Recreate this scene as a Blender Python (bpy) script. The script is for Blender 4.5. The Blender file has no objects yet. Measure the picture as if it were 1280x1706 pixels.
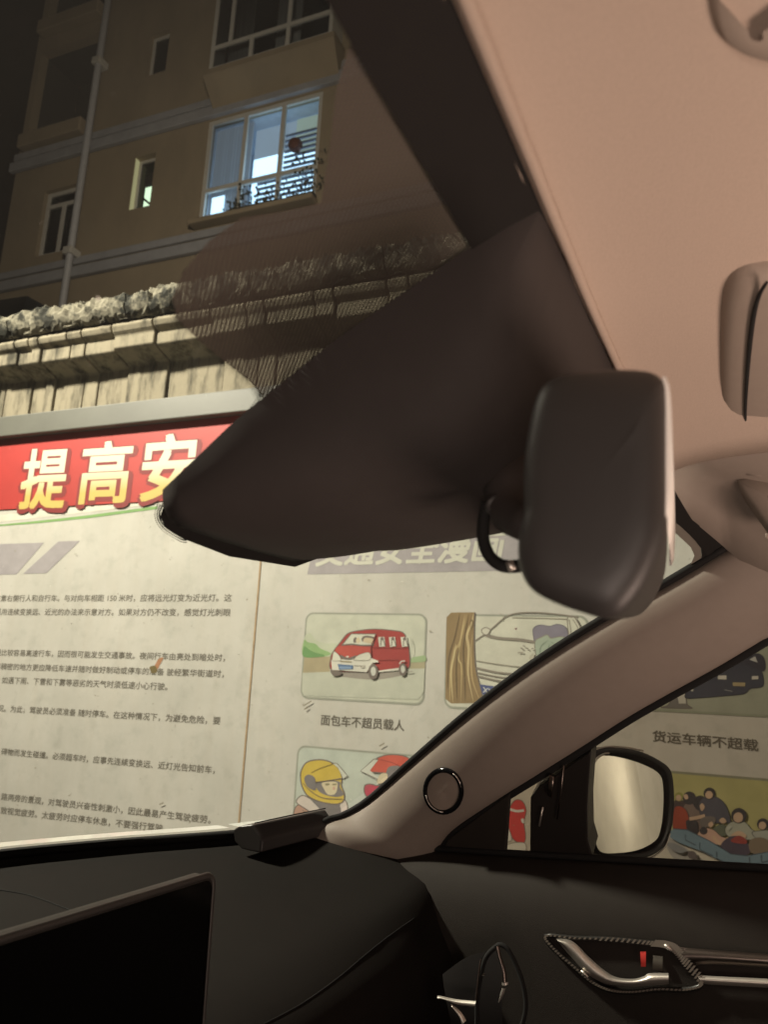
import bpy, bmesh, math, random
import numpy as np
from mathutils import Vector, Matrix, noise
from mathutils.bvhtree import BVHTree
from mathutils.geometry import delaunay_2d_cdt

random.seed(7)
SC = bpy.context.scene
COL = SC.collection

# ------------------------------------------------------------------ camera
# world frame = the car: X to the passenger side, Y forward, Z up, origin at the phone
F = 1300.0
_Z = np.array([290, 5853, 1300.]); _Z /= np.linalg.norm(_Z)
_T = np.array([-3140, -138, 1300.]); _T -= _T.dot(_Z) * _Z; _T /= np.linalg.norm(_T)
_N = -np.cross(_T, _Z)
_a = math.radians(2.93)
_Y = math.cos(_a) * _T + math.sin(_a) * _N
_X = math.cos(_a) * _N - math.sin(_a) * _T
M3 = np.array([_X, _Y, _Z])          # camera (right, up, forward) -> world

def ray(px, py):
    return M3 @ np.array([(px - 640) / F, (853 - py) / F, 1.0])

cam_d = bpy.data.cameras.new('camera')
cam = bpy.data.objects.new('camera', cam_d); COL.objects.link(cam)
r_, u_, f_ = M3[:, 0], M3[:, 1], M3[:, 2]
cam.matrix_world = Matrix(((r_[0], u_[0], -f_[0], 0), (r_[1], u_[1], -f_[1], 0), (r_[2], u_[2], -f_[2], 0), (0, 0, 0, 1)))
cam_d.sensor_fit = 'VERTICAL'; cam_d.sensor_height = 36.0; cam_d.lens = F / 1706 * 36
cam_d.clip_start = 0.02; cam_d.clip_end = 400
cam_d.dof.use_dof = True; cam_d.dof.focus_distance = 0.98; cam_d.dof.aperture_fstop = 10.0
SC.camera = cam

# ------------------------------------------------------------------ world, lights, exposure
w = bpy.data.worlds.new('World'); SC.world = w; w.use_nodes = True
nt = w.node_tree; nt.nodes.clear()
sky = nt.nodes.new('ShaderNodeTexSky'); sky.sky_type = 'NISHITA'; sky.sun_disc = False
sky.sun_elevation = math.radians(-4); sky.sun_rotation = math.radians(200)
bg1 = nt.nodes.new('ShaderNodeBackground'); bg1.inputs[1].default_value = 0.02
nt.links.new(sky.outputs[0], bg1.inputs[0])
bg2 = nt.nodes.new('ShaderNodeBackground'); bg2.inputs[0].default_value = (0.6, 0.4, 0.24, 1); bg2.inputs[1].default_value = 0.016
ad = nt.nodes.new('ShaderNodeAddShader'); wo = nt.nodes.new('ShaderNodeOutputWorld')
nt.links.new(bg1.outputs[0], ad.inputs[0]); nt.links.new(bg2.outputs[0], ad.inputs[1]); nt.links.new(ad.outputs[0], wo.inputs[0])

def area(name, loc, target, size, power, col, shape='DISK', spread=180):
    l = bpy.data.lights.new(name, 'AREA'); l.shape = shape; l.size = size; l.energy = power; l.color = col
    l.spread = math.radians(spread)
    o = bpy.data.objects.new(name, l); COL.objects.link(o); o.location = loc
    o.rotation_euler = (Vector(target) - Vector(loc)).to_track_quat('-Z', 'Y').to_euler()
    return o
area('street_lamp_light', (0.36, 4.4, 3.4), (3.0, 1.2, 0.0), 0.35, 225, (1.0, 0.92, 0.76), spread=120)
area('rear_street_lamp_light', (-0.2, -8.5, 3.0), (2.9, -7.5, 0.3), 0.3, 250, (1.0, 0.93, 0.80), spread=130)
area('headliner_fill_light', (0.42, -0.60, -0.45), (0.52, -0.22, 0.25), 0.35, 3.25, (1.0, 0.74, 0.60), spread=120)  # added fill without a fixture, aimed up to brighten the headliner
area('wall_hotspot_light', (2.85, -7.5, 0.30), (3.31, -7.87, 0.28), 0.12, 11, (1.0, 0.95, 0.84))  # added unseen light for the bright spot shown in the side mirror
area('facade_fill_light', (2.0, 3.0, 6.0), (10.8, 10.5, 8.5), 1.5, 92, (1.0, 0.86, 0.68), spread=90)  # added unseen fill that brightens the building front
area('cabin_fill_light', (-0.34, -0.06, -0.20), (0.45, 0.13, 0.08), 0.26, 0.95, (1.0, 0.80, 0.68), spread=110)  # added fill beside the camera for the sensor cover and mirror end

vs = SC.view_settings
vs.view_transform = 'Standard'; vs.look = 'None'; vs.exposure = 0.0; vs.gamma = 1.0; vs.use_curve_mapping = False
SC.cycles.use_denoising = True
SC.cycles.max_bounces = 10; SC.cycles.transparent_max_bounces = 16

# ------------------------------------------------------------------ helpers
def V(*a): return Vector(a)
def onX(px, py, x): r = ray(px, py); return Vector(r * (x / r[0]))
def onY(px, py, y): r = ray(px, py); return Vector(r * (y / r[1]))
def onZ(px, py, z): r = ray(px, py); return Vector(r * (z / r[2]))
def onP(px, py, n, d): r = ray(px, py); return Vector(r * (d / r.dot(np.array(n))))
SIDE_N = (1, 0, .43); SIDE_D = 1.15 - .43 * .22
def onside(px, py, off=0): return onP(px, py, SIDE_N, SIDE_D - off * 1.0885)

ca, sa = math.cos(_a), math.sin(_a)
NW = np.array([ca, sa, 0]); TW = np.array([-sa, ca, 0])
def brd(px, py, D):                       # pixel -> (u, w) on the plane parallel to the street wall at distance D
    r = ray(px, py); p = r * (D / r.dot(NW)); return (-p.dot(TW), p[2])
FRAME = Matrix(((sa, ca, 0, 0), (-ca, sa, 0, 0), (0, 0, 1, 0), (0, 0, 0, 1)))   # local x = along the wall, y = into it, z = up

def tag(o, label=None, cat=None, group=None, kind=None):
    if label: o['label'] = label
    if cat: o['category'] = cat
    if group: o['group'] = group
    if kind: o['kind'] = kind
    return o
def empty(name, label, cat, M=None, group=None):
    o = bpy.data.objects.new(name, None); COL.objects.link(o); o.empty_display_size = .1
    if M is not None: o.matrix_world = M
    return tag(o, label, cat, group)
def mesh(name, verts, faces, mat, parent=None, smooth=False, mats=None, mi=None):
    me = bpy.data.meshes.new(name); me.from_pydata([tuple(v) for v in verts], [], [tuple(f) for f in faces]); me.update()
    o = bpy.data.objects.new(name, me); COL.objects.link(o)
    for m in (mats or [mat]): me.materials.append(m)
    if mi is not None: me.polygons.foreach_set('material_index', mi)
    if smooth: me.polygons.foreach_set('use_smooth', [True] * len(me.polygons))
    if parent: o.parent = parent
    return o
def bevel(o, wd, seg=2, ang=35):
    m = o.modifiers.new('bevel', 'BEVEL'); m.width = wd; m.segments = seg; m.limit_method = 'ANGLE'; m.angle_limit = math.radians(ang)
    return o
def subsurf(o, n=2):
    m = o.modifiers.new('sub', 'SUBSURF'); m.levels = n; m.render_levels = n
    return o
class MB:
    def __init__(s): s.v = []; s.f = []
    def add(s, vs, fs):
        b = len(s.v); s.v += [tuple(v) for v in vs]; s.f += [tuple(b + i for i in f) for f in fs]
    def box(s, a, b):
        x0, y0, z0 = a; x1, y1, z1 = b
        s.add([(x0, y0, z0), (x1, y0, z0), (x1, y1, z0), (x0, y1, z0), (x0, y0, z1), (x1, y0, z1), (x1, y1, z1), (x0, y1, z1)],
              [(3, 2, 1, 0), (4, 5, 6, 7), (0, 1, 5, 4), (1, 2, 6, 5), (2, 3, 7, 6), (3, 0, 4, 7)])
    def obj(s, name, mat, parent=None, smooth=False): return mesh(name, s.v, s.f, mat, parent, smooth)
def box(name, a, b, mat, parent=None, bev=0):
    m = MB(); m.box([min(p, q) for p, q in zip(a, b)], [max(p, q) for p, q in zip(a, b)]); o = m.obj(name, mat, parent)
    if bev: bevel(o, bev)
    return o
def grid(rows):
    n, m = len(rows), len(rows[0]); v = [p for r in rows for p in r]
    f = [(i * m + j, i * m + j + 1, (i + 1) * m + j + 1, (i + 1) * m + j) for i in range(n - 1) for j in range(m - 1)]
    return v, f
def tube(name, pts, rad, mat, parent=None, n=10, closed=False, flat=1.0):
    P = [Vector(p) for p in pts]; k = len(P); rows = []; prev = None
    R = rad if isinstance(rad, (list, tuple)) else [rad] * k
    for i in range(k):
        a = P[(i - 1) % k] if (closed or i > 0) else P[i]; b = P[(i + 1) % k] if (closed or i < k - 1) else P[i]
        t = (b - a).normalized()
        if prev is None: prev = t.orthogonal().normalized()
        x = (prev - t * prev.dot(t)).normalized(); prev = x; y = t.cross(x)
        rows.append([P[i] + R[i] * (math.cos(q) * x + flat * math.sin(q) * y) for q in [2 * math.pi * j / n for j in range(n)]])
    v = [p for r in rows for p in r]; f = []
    for i in range(k if closed else k - 1):
        for j in range(n):
            a = i * n; b = ((i + 1) % k) * n; f.append((a + j, a + (j + 1) % n, b + (j + 1) % n, b + j))
    if not closed: f += [tuple(range(n - 1, -1, -1)), tuple((k - 1) * n + j for j in range(n))]
    return mesh(name, v, f, mat, parent, True)
def spline(pts, n=6, closed=False):
    out = []; k = len(pts)
    P = [np.array(p, float) for p in pts]
    rng = range(k) if closed else range(k - 1)
    for i in rng:
        p0 = P[(i - 1) % k] if (closed or i > 0) else P[i]; p1 = P[i]; p2 = P[(i + 1) % k]
        p3 = P[(i + 2) % k] if (closed or i < k - 2) else P[(i + 1) % k]
        for j in range(n):
            t = j / n
            out.append(.5 * ((2 * p1) + (p2 - p0) * t + (2 * p0 - 5 * p1 + 4 * p2 - p3) * t * t + (3 * p1 - p0 - 3 * p2 + p3) * t ** 3))
    if not closed: out.append(P[-1])
    return out
def interp(x, xs, ys): return float(np.interp(x, xs, ys))

# ------------------------------------------------------------------ materials
def mat(name, col, rough=.6, metal=0, var=.12, scale=8, bump=0, bscale=200, spec=.5, stretch=None, attr=False, coat=0, sheen=0):
    m = bpy.data.materials.new(name); m.use_nodes = True; nt = m.node_tree; N = nt.nodes; L = nt.links
    b = N['Principled BSDF']; b.inputs['Roughness'].default_value = rough; b.inputs['Metallic'].default_value = metal
    b.inputs['Specular IOR Level'].default_value = spec; b.inputs['Coat Weight'].default_value = coat
    b.inputs['Sheen Weight'].default_value = sheen
    tc = N.new('ShaderNodeTexCoord'); src = tc.outputs['Object']
    if stretch:
        mp = N.new('ShaderNodeMapping'); mp.inputs['Scale'].default_value = stretch; L.new(src, mp.inputs[0]); src = mp.outputs[0]
    if attr:
        at = N.new('ShaderNodeAttribute'); at.attribute_name = 'ink'; c = at.outputs['Color']
    else:
        rgb = N.new('ShaderNodeRGB'); rgb.outputs[0].default_value = (*col, 1); c = rgb.outputs[0]
    if var:
        nz = N.new('ShaderNodeTexNoise'); nz.inputs['Scale'].default_value = scale; nz.inputs['Detail'].default_value = 7; nz.inputs['Roughness'].default_value = .62
        L.new(src, nz.inputs['Vector'])
        mr = N.new('ShaderNodeMapRange'); mr.inputs[1].default_value = .3; mr.inputs[2].default_value = .7
        mr.inputs[3].default_value = 1 - var; mr.inputs[4].default_value = 1 + var * .5; L.new(nz.outputs['Fac'], mr.inputs[0])
        mx = N.new('ShaderNodeVectorMath'); mx.operation = 'SCALE'; L.new(c, mx.inputs[0]); L.new(mr.outputs[0], mx.inputs['Scale']); c = mx.outputs[0]
    L.new(c, b.inputs['Base Color'])
    if bump:
        n2 = N.new('ShaderNodeTexNoise'); n2.inputs['Scale'].default_value = bscale; n2.inputs['Detail'].default_value = 4
        L.new(tc.outputs['Object'], n2.inputs['Vector'])
        bp = N.new('ShaderNodeBump'); bp.inputs['Strength'].default_value = bump; bp.inputs['Distance'].default_value = .002
        L.new(n2.outputs['Fac'], bp.inputs['Height']); L.new(bp.outputs[0], b.inputs['Normal'])
    return m
def emat(name, col, s):
    m = bpy.data.materials.new(name); m.use_nodes = True; b = m.node_tree.nodes['Principled BSDF']
    b.inputs['Base Color'].default_value = (*[c * .5 for c in col], 1); b.inputs['Emission Color'].default_value = (*col, 1); b.inputs['Emission Strength'].default_value = s
    return m
def glass(name, tint, ior=1.45, rough=0.0, refl=1.0, dust=0):
    m = bpy.data.materials.new(name); m.use_nodes = True; nt = m.node_tree; nt.nodes.clear()
    o = nt.nodes.new('ShaderNodeOutputMaterial'); t = nt.nodes.new('ShaderNodeBsdfTransparent'); t.inputs[0].default_value = (*tint, 1)
    g = nt.nodes.new('ShaderNodeBsdfGlossy'); g.inputs['Roughness'].default_value = rough; g.inputs[0].default_value = (refl, refl, refl, 1)
    f = nt.nodes.new('ShaderNodeFresnel'); f.inputs[0].default_value = ior; mx = nt.nodes.new('ShaderNodeMixShader')
    nt.links.new(f.outputs[0], mx.inputs[0]); nt.links.new(t.outputs[0], mx.inputs[1]); nt.links.new(g.outputs[0], mx.inputs[2])
    if dust:
        d = nt.nodes.new('ShaderNodeBsdfDiffuse'); d.inputs[0].default_value = (.8, .78, .74, 1); t2 = nt.nodes.new('ShaderNodeBsdfTranslucent'); t2.inputs[0].default_value = (.8, .78, .74, 1)
        a1 = nt.nodes.new('ShaderNodeMixShader'); a1.inputs[0].default_value = .6; nt.links.new(d.outputs[0], a1.inputs[1]); nt.links.new(t2.outputs[0], a1.inputs[2])
        tc = nt.nodes.new('ShaderNodeTexCoord'); nz = nt.nodes.new('ShaderNodeTexNoise'); nz.inputs['Scale'].default_value = 7; nz.inputs['Detail'].default_value = 6; nt.links.new(tc.outputs['Object'], nz.inputs['Vector'])
        mr = nt.nodes.new('ShaderNodeMapRange'); mr.inputs[1].default_value = .3; mr.inputs[2].default_value = .7; mr.inputs[3].default_value = dust * .6; mr.inputs[4].default_value = dust * 1.4; nt.links.new(nz.outputs['Fac'], mr.inputs[0])
        m2 = nt.nodes.new('ShaderNodeMixShader'); nt.links.new(mr.outputs[0], m2.inputs[0]); nt.links.new(mx.outputs[0], m2.inputs[1]); nt.links.new(a1.outputs[0], m2.inputs[2]); mx = m2
    nt.links.new(mx.outputs[0], o.inputs[0])
    return m

m_head = mat('headliner_fabric', (.50, .40, .33), .95, var=.05, scale=500, bump=.25, bscale=900, spec=.2)
m_trim = mat('beige_trim_plastic', (.30, .25, .212), .62, var=.04, scale=60, bump=.12, bscale=1200, spec=.35)
m_trim2 = mat('grey_beige_plastic', (.34, .28, .235), .6, var=.04, scale=60, bump=.12, bscale=1200, spec=.35)
m_black = mat('black_plastic', (.018, .016, .015), .5, var=.1, scale=40, bump=.15, bscale=900)
m_dash = mat('dash_soft_plastic', (.012, .0098, .0082), .8, var=.08, scale=30, bump=.35, bscale=1400, spec=.18)
m_door = mat('door_soft_plastic', (.028, .023, .019), .72, var=.08, scale=30, bump=.35, bscale=1400, spec=.25)
m_rubber = mat('black_rubber', (.005, .0045, .004), .85, var=.1, scale=50)
m_housing = mat('sensor_cover_plastic', (.052, .044, .041), .75, var=.05, scale=60, bump=.15, bscale=1500, spec=.25)
m_mirror_house = mat('mirror_shell_plastic', (.038, .034, .032), .5, var=.05, scale=60, bump=.06, bscale=1500, spec=.5)
m_gloss = mat('gloss_black', (.006, .006, .007), .12, var=0)
m_chrome = mat('satin_chrome', (.78, .72, .65), .42, .85, var=.05, scale=30)
m_dchrome = mat('dark_brushed_metal', (.26, .215, .19), .32, 1, var=.15, scale=60, stretch=(60, 1, 60))
m_carbon = mat('dark_woven_trim', (.02, .018, .016), .35, var=0)
m_mirror = mat('mirror_silver', (.86, .86, .80), .015, 1, var=0)
m_screen = mat('screen_glass', (.003, .003, .003), .12, var=0, spec=.25)
m_paint = mat('pale_car_paint', (.62, .64, .58), .25, var=.03, scale=5, coat=.6)
m_cowl = mat('lit_cowl_paint', (.85, .86, .80), .25, var=.02, coat=.5)  # paler copy of the car paint for light caught by the cowl edge
m_frit = mat('black_ceramic_frit', (.017, .0155, .0145), .75, var=.05, scale=80, spec=.2)
m_glass = glass('windshield_glass', (.93, .95, .92), 1.22, dust=.021)
m_sideglass = glass('tinted_side_glass', (.50, .455, .40), 1.25, dust=.03)
m_winglass = glass('house_window_glass', (.7, .75, .8), 1.45)
m_red = mat('red_lock_tab', (.65, .05, .04), .4, var=0)

def dotmat():
    m = bpy.data.materials.new('dotted_ceramic_frit'); m.use_nodes = True; nt = m.node_tree; N = nt.nodes; L = nt.links
    b = N['Principled BSDF']; b.inputs['Base Color'].default_value = (.088, .073, .059, 1); b.inputs['Roughness'].default_value = .6
    tc = N.new('ShaderNodeTexCoord'); 
    def cell(ox, oy, rot):
        mp = N.new('ShaderNodeMapping'); mp.inputs['Location'].default_value = (ox, oy, 0); s = 1 / .0030; mp.inputs['Scale'].default_value = (s, s, 0)
        L.new(tc.outputs['Object'], mp.inputs[0])
        fr = N.new('ShaderNodeVectorMath'); fr.operation = 'FRACTION'; L.new(mp.outputs[0], fr.inputs[0])
        sb = N.new('ShaderNodeVectorMath'); sb.operation = 'SUBTRACT'; sb.inputs[1].default_value = (.5, .5, 0); L.new(fr.outputs[0], sb.inputs[0])
        ln = N.new('ShaderNodeVectorMath'); ln.operation = 'LENGTH'; L.new(sb.outputs[0], ln.inputs[0]); return ln.outputs['Value']
    a = cell(0, 0, 0); c = cell(.5, .5, 0)
    mn = N.new('ShaderNodeMath'); mn.operation = 'MINIMUM'; L.new(a, mn.inputs[0]); L.new(c, mn.inputs[1])
    lt = N.new('ShaderNodeMath'); lt.operation = 'GREATER_THAN'; lt.inputs[1].default_value = .14; L.new(mn.outputs[0], lt.inputs[0])
    L.new(lt.outputs[0], b.inputs['Alpha'])
    return m
m_dots = dotmat()

# ================================================================== THE STREET
GZ = -1.32
m_asph = mat('asphalt', (.05, .048, .045), .9, var=.3, scale=3, bump=.6, bscale=60)
g = mesh('ground', [(-80, -80, GZ), (80, -80, GZ), (80, 80, GZ), (-80, 80, GZ)], [(0, 1, 2, 3)], m_asph); tag(g, kind='structure')
def pavement():
    o = box('pavement', (-30, 2.0, GZ + .001), (30, 2.98, GZ + .13), mat('paving_concrete', (.22, .20, .18), .9, var=.25, scale=6), None, .01)
    o.matrix_world = FRAME; tag(o, kind='structure')
pavement()

# ------------------------------------------------------------------ notice board
DB = 2.9
board = empty('notice_board', 'long pale traffic safety notice board with red banner on the street wall', 'notice board', FRAME)
def board_mat():
    m = mat('board_print', (.60, .57, .47), .7, var=0, bump=.1, bscale=30)
    nt = m.node_tree; N = nt.nodes; L = nt.links; b = N['Principled BSDF']
    tc = N.new('ShaderNodeTexCoord')
    def nz(scale, lo, hi, det=8, st=(1, 1, 1)):
        mp = N.new('ShaderNodeMapping'); mp.inputs['Scale'].default_value = st; L.new(tc.outputs['Object'], mp.inputs[0])
        n = N.new('ShaderNodeTexNoise'); n.inputs['Scale'].default_value = scale; n.inputs['Detail'].default_value = det; n.inputs['Roughness'].default_value = .65; L.new(mp.outputs[0], n.inputs['Vector'])
        r = N.new('ShaderNodeMapRange'); r.inputs[1].default_value = lo; r.inputs[2].default_value = hi; L.new(n.outputs['Fac'], r.inputs[0]); return r.outputs[0]
    r1 = N.new('ShaderNodeMix'); r1.data_type = 'RGBA'; r1.inputs[6].default_value = (.50, .483, .43, 1); r1.inputs[7].default_value = (.59, .567, .51, 1); L.new(nz(2.2, .35, .65), r1.inputs[0])
    r2 = N.new('ShaderNodeMix'); r2.data_type = 'RGBA'; r2.blend_type = 'MULTIPLY'; r2.inputs[7].default_value = (.84, .85, .84, 1); L.new(nz(9, .52, .72, 10), r2.inputs[0]); L.new(r1.outputs[2], r2.inputs[6])
    r3 = N.new('ShaderNodeMix'); r3.data_type = 'RGBA'; r3.blend_type = 'MULTIPLY'; r3.inputs[7].default_value = (.97, .955, .94, 1); L.new(nz(3, .45, .7, 6, (6, 1, .6)), r3.inputs[0]); L.new(r2.outputs[2], r3.inputs[6])
    r4 = N.new('ShaderNodeMix'); r4.data_type = 'RGBA'; r4.blend_type = 'MULTIPLY'; r4.inputs[7].default_value = (.55, .52, .46, 1); L.new(nz(34, .70, .76, 3), r4.inputs[0]); L.new(r3.outputs[2], r4.inputs[6])
    L.new(r4.outputs[2], b.inputs['Base Color'])
    return m
m_board = board_mat()
USEAM = brd(416, 1155, DB)[0]
WTOP = 1.19; WRED = brd(120, 843, DB)[1]
edges = [-7.2, -4.5, USEAM, .95, 3.7, 6.4]
for a, b in zip(edges, edges[1:]):
    box('board_panel', (a + .003, DB, -.98), (b - .003, DB + .03, WTOP + .02), m_board, board, .002)
m_seam = mat('seam_rust', (.45, .32, .19), .8, var=.3, scale=20)
for a in edges[1:-1]: box('panel_seam', (a - .004, DB - .002, -.98), (a + .004, DB + .02, WRED), m_seam, board)
m_beam = mat('grey_steel_frame', (.12, .12, .10), .5, var=.15, scale=5)
box('top_rail', (-7.3, DB - .05, WTOP - .003), (6.5, DB + .06, 1.300), m_beam, board, .006)
box('bottom_rail', (-7.3, DB - .04, -1.05), (6.5, DB + .06, -.984), m_beam, board, .006)
m_banner = mat('banner_red', (.46, .035, .028), .55, var=.12, scale=4)
box('red_banner', (-7.2, DB - .006, WRED), (6.4, DB - .001, WTOP - .004), m_banner, board)
m_ink = mat('printed_ink', (1, 1, 1), .7, var=.14, scale=11, attr=True)
m_white = mat('banner_white_edge', (.68, .66, .55), .6, var=.05)
m_green = mat('banner_green', (.16, .30, .10), .6, var=.1)

class Art:
    """flat print on the board: coloured shapes a hair in front of each other"""
    def __init__(s, tf=None, D=DB - .0008): s.v = []; s.f = []; s.c = []; s.k = 0; s.tf = tf or (lambda x, y: (x, y)); s.D = D
    def uv(s, x, y): return brd(*s.tf(x, y), DB)
    def poly(s, pts, col, raw=False):
        s.k += 1; d = s.D - .00012 * s.k; b = len(s.v)
        uvs = pts if raw else [s.uv(*p) for p in pts]
        s.v += [(u, d, w_) for u, w_ in uvs]; s.f.append(tuple(range(b, b + len(pts)))); s.c.append(col)
    def blob(s, pts, col, n=5, line=None, lw=2):
        q = [tuple(p) for p in spline(pts, n, True)]; s.poly(q, col)
        if line: s.line(q + [q[0]], line, lw)
    def line(s, pts, col, lw=2, smooth=False, taper=False):
        if smooth: pts = [tuple(p) for p in spline(pts, 5)]
        s.k += 1; d = s.D - .00012 * s.k
        L, R = [], []; n = len(pts)
        for i, p in enumerate(pts):
            a = np.array(pts[max(i - 1, 0)], float); b = np.array(pts[min(i + 1, n - 1)], float); t = b - a; l = np.linalg.norm(t)
            if l == 0: t = np.array([1., 0])
            else: t /= l
            h = lw / 2 * (1 if not taper else math.sin(math.pi * (i + .5) / n)); nn = np.array([-t[1], t[0]]) * h
            L.append(s.uv(*(np.array(p) + nn))); R.append(s.uv(*(np.array(p) - nn)))
        b0 = len(s.v); s.v += [(u, d, w_) for u, w_ in L] + [(u, d, w_) for u, w_ in R]
        for i in range(n - 1): s.f.append((b0 + i, b0 + i + 1, b0 + n + i + 1, b0 + n + i)); s.c.append(col)
    def rrect(s, x0, y0, x1, y1, r, col, quad=None):
        pass
    def obj(s, name, parent=board):
        o = mesh(name, s.v, s.f, m_ink, parent); at = o.data.color_attributes.new('ink', 'FLOAT_COLOR', 'CORNER')
        i = 0
        for f, c in zip(o.data.polygons, s.c):
            for _ in f.loop_indices: at.data[i].color = (*c, 1); i += 1
        return o
def C(z, ox, oy): return lambda x, y: (ox + x / z, oy + y / z)
def rr(u0, w0, u1, w1, r, n=6):
    out = []
    for cx, cy, a0 in ((u1 - r, w1 - r, 0), (u0 + r, w1 - r, 90), (u0 + r, w0 + r, 180), (u1 - r, w0 + r, 270)):
        for i in range(n + 1): a = math.radians(a0 + 90 * i / n); out.append((cx + r * math.cos(a), cy + r * math.sin(a)))
    return out

# fade band beneath the banner
art = Art()
art.poly([(-400, 930), (-400, 885), (0, 858), (262, 832), (262, 840), (0, 870)], (.66, .64, .54))
art.poly([(-100, 884), (60, 868), (150, 858), (262, 843), (262, 848), (150, 863), (60, 872)], (.20, .36, .12))
art.poly([(205, 834), (210, 824), (243, 822), (240, 832)], (.66, .64, .54))
art.obj('banner_edge_print')
# faded purple blocks on the text side and behind the cartoon title
purple = (.37, .34, .35)
a = Art(); a.poly([(-260, 915), (73, 904), (27, 957), (-300, 962)], purple); a.poly([(97, 902), (133, 901), (77, 955), (38, 956)], purple); a.obj('purple_slash_print')
a = Art(D=DB - .0006); a.poly([(512, 957), (528, 884), (905, 872), (885, 950)], purple); a.obj('title_band_print')
pl = (.45, .44, .46)

def text(body, p0, p1, h, mtl, name='text_line', off=0.0, D=DB - .0006, thick=0, hpx=None, italic=0):
    cu = bpy.data.curves.new('t', 'FONT'); cu.body = body; cu.size = 1; cu.resolution_u = 3; cu.shear = italic
    to = bpy.data.objects.new('t', cu); COL.objects.link(to)
    bpy.context.view_layer.update(); dg = bpy.context.evaluated_depsgraph_get()
    me = bpy.data.meshes.new_from_object(to.evaluated_get(dg)); bpy.data.objects.remove(to)
    co = np.empty(len(me.vertices) * 3); me.vertices.foreach_get('co', co); co = co.reshape(-1, 3)
    mn, mx = co.min(0), co.max(0)
    u0, w0 = brd(*p0, DB); u1, w1 = brd(*p1, DB)
    um = (p0[0] + p1[0]) / 2; ym = (p0[1] + p1[1]) / 2
    hh = brd(um, ym - h / 2, DB)[1] - brd(um, ym + h / 2, DB)[1]
    co2 = np.zeros_like(co)
    t = (co[:, 0] - mn[0]) / (mx[0] - mn[0])
    co2[:, 0] = u0 + t * (u1 - u0); co2[:, 2] = w0 + (w1 - w0) * t * 1.0 + ((co[:, 1] - mn[1]) / (mx[1] - mn[1]) - .5) * hh; co2[:, 1] = D
    me.vertices.foreach_set('co', co2.ravel()); me.update()
    n0 = len(co2); fc = [tuple(p.vertices) for p in me.polygons]; bpy.data.meshes.remove(me)
    shifts = [(0, 0)]
    if off: shifts = [(off * math.cos(q), off * math.sin(q)) for q in [k * 2 * math.pi / (4 if off < .04 else 8) + .78 for k in range(4 if off < .04 else 8)]]
    vv, ff = [], []
    for k, (dx, dz) in enumerate(shifts):       # several strikes side by side make the bold stroke
        b = len(vv); q = co2.copy(); q[:, 0] += dx * hh; q[:, 2] += dz * hh; q[:, 1] -= .00005 * k; vv += [tuple(p) for p in q]; ff += [tuple(b + i for i in f) for f in fc]
    o = mesh(name, vv, ff, mtl, board)
    if len(body) > 1: o['kind'] = 'stuff'
    return o
m_text = mat('text_ink', (.15, .135, .105), .7, var=.15, scale=60)
m_cap = mat('caption_ink', (.13, .115, .09), .7, var=.15, scale=60)
TL = [("注意右侧行人和自行车。与对向车相距 150 米时，应将远光灯变为近光灯。这", (-9, 997), (386, 996), 12),
      ("采用连续变换远、近光的办法来示意对方。如果对方仍不改变，感觉灯光刺眼", (-8, 1019.5), (384, 1020.5), 12),
      ("段比较容易高速行车，因而很可能发生交通事故。夜间行车由亮处到暗处时，", (-8, 1087), (375, 1096), 12),
      ("口稠密的地方更应降低车速并随时做好制动或停车的准备 驶经繁华街道时，", (-8, 1110), (373, 1123), 12),
      ("如遇下雨、下雪和下雾等恶劣的天气时须低速小心行驶。", (3, 1133), (279, 1144), 12),
      ("况。为此，驾驶员必须准备 随时停车。在这种情况下，为避免危险，要", (-4, 1180), (367, 1201), 12.5),
      ("碍物而发生碰撞。必须超车时，应事先连续变换远、近灯光告知前车，", (2, 1252), (358, 1283), 12.5),
      ("路两旁的景观，对驾驶员兴奋性刺激小，因此最易产生驾驶疲劳。", (2, 1327), (351, 1366), 13),
      ("致视觉疲劳。太疲劳时应停车休息，不要强行驾驶", (1, 1350), (271, 1380), 13)]
for t in TL: text(*t, m_text, off=.018)
text("面包车不超员载人", (535, 1199), (674, 1209), 18, m_cap, 'caption_text', off=.028)
text("货运车辆不超载", (1088, 1226), (1264, 1242), 19, m_cap, 'caption_text', off=.03)
m_title = mat('title_ink', (.60, .59, .50), .7, var=.1)
text("交通安全漫画", (528, 919), (842, 909), 50, m_title, 'title_text', off=.035, D=DB - .0012, italic=.18)

def gold():
    m = mat('gold_white_letter', (1, 1, 1), .5, var=.06, scale=9); nt = m.node_tree; N = nt.nodes; L = nt.links
    tc = N.new('ShaderNodeTexCoord'); sx = N.new('ShaderNodeSeparateXYZ'); L.new(tc.outputs['Object'], sx.inputs[0])
    mr = N.new('ShaderNodeMapRange'); mr.inputs[1].default_value = .86; mr.inputs[2].default_value = .98; L.new(sx.outputs[2], mr.inputs[0])
    mx = N.new('ShaderNodeMix'); mx.data_type = 'RGBA'; mx.inputs[6].default_value = (.60, .44, .12, 1); mx.inputs[7].default_value = (.68, .66, .52, 1)
    L.new(mr.outputs[0], mx.inputs[0]); L.new(mx.outputs[2], N['Principled BSDF'].inputs['Base Color']); return m
m_gold = gold(); m_drk = mat('letter_outline', (.22, .018, .018), .6, var=0)
for ch, x0, x1, yc0, yc1, h in (("提", 39, 112, 799, 796, 96), ("高", 137, 217, 789, 785, 99), ("安", 240, 326, 781, 776, 106)):
    text(ch, (x0 - 2, yc0 + 3), (x1 + 5, yc1 + 3), h + 3, m_drk, 'letter_outline', off=.06, D=DB - .0065)
    text(ch, (x0, yc0), (x1, yc1), h, m_gold, 'banner_letter', off=.034, D=DB - .0072)

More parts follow.
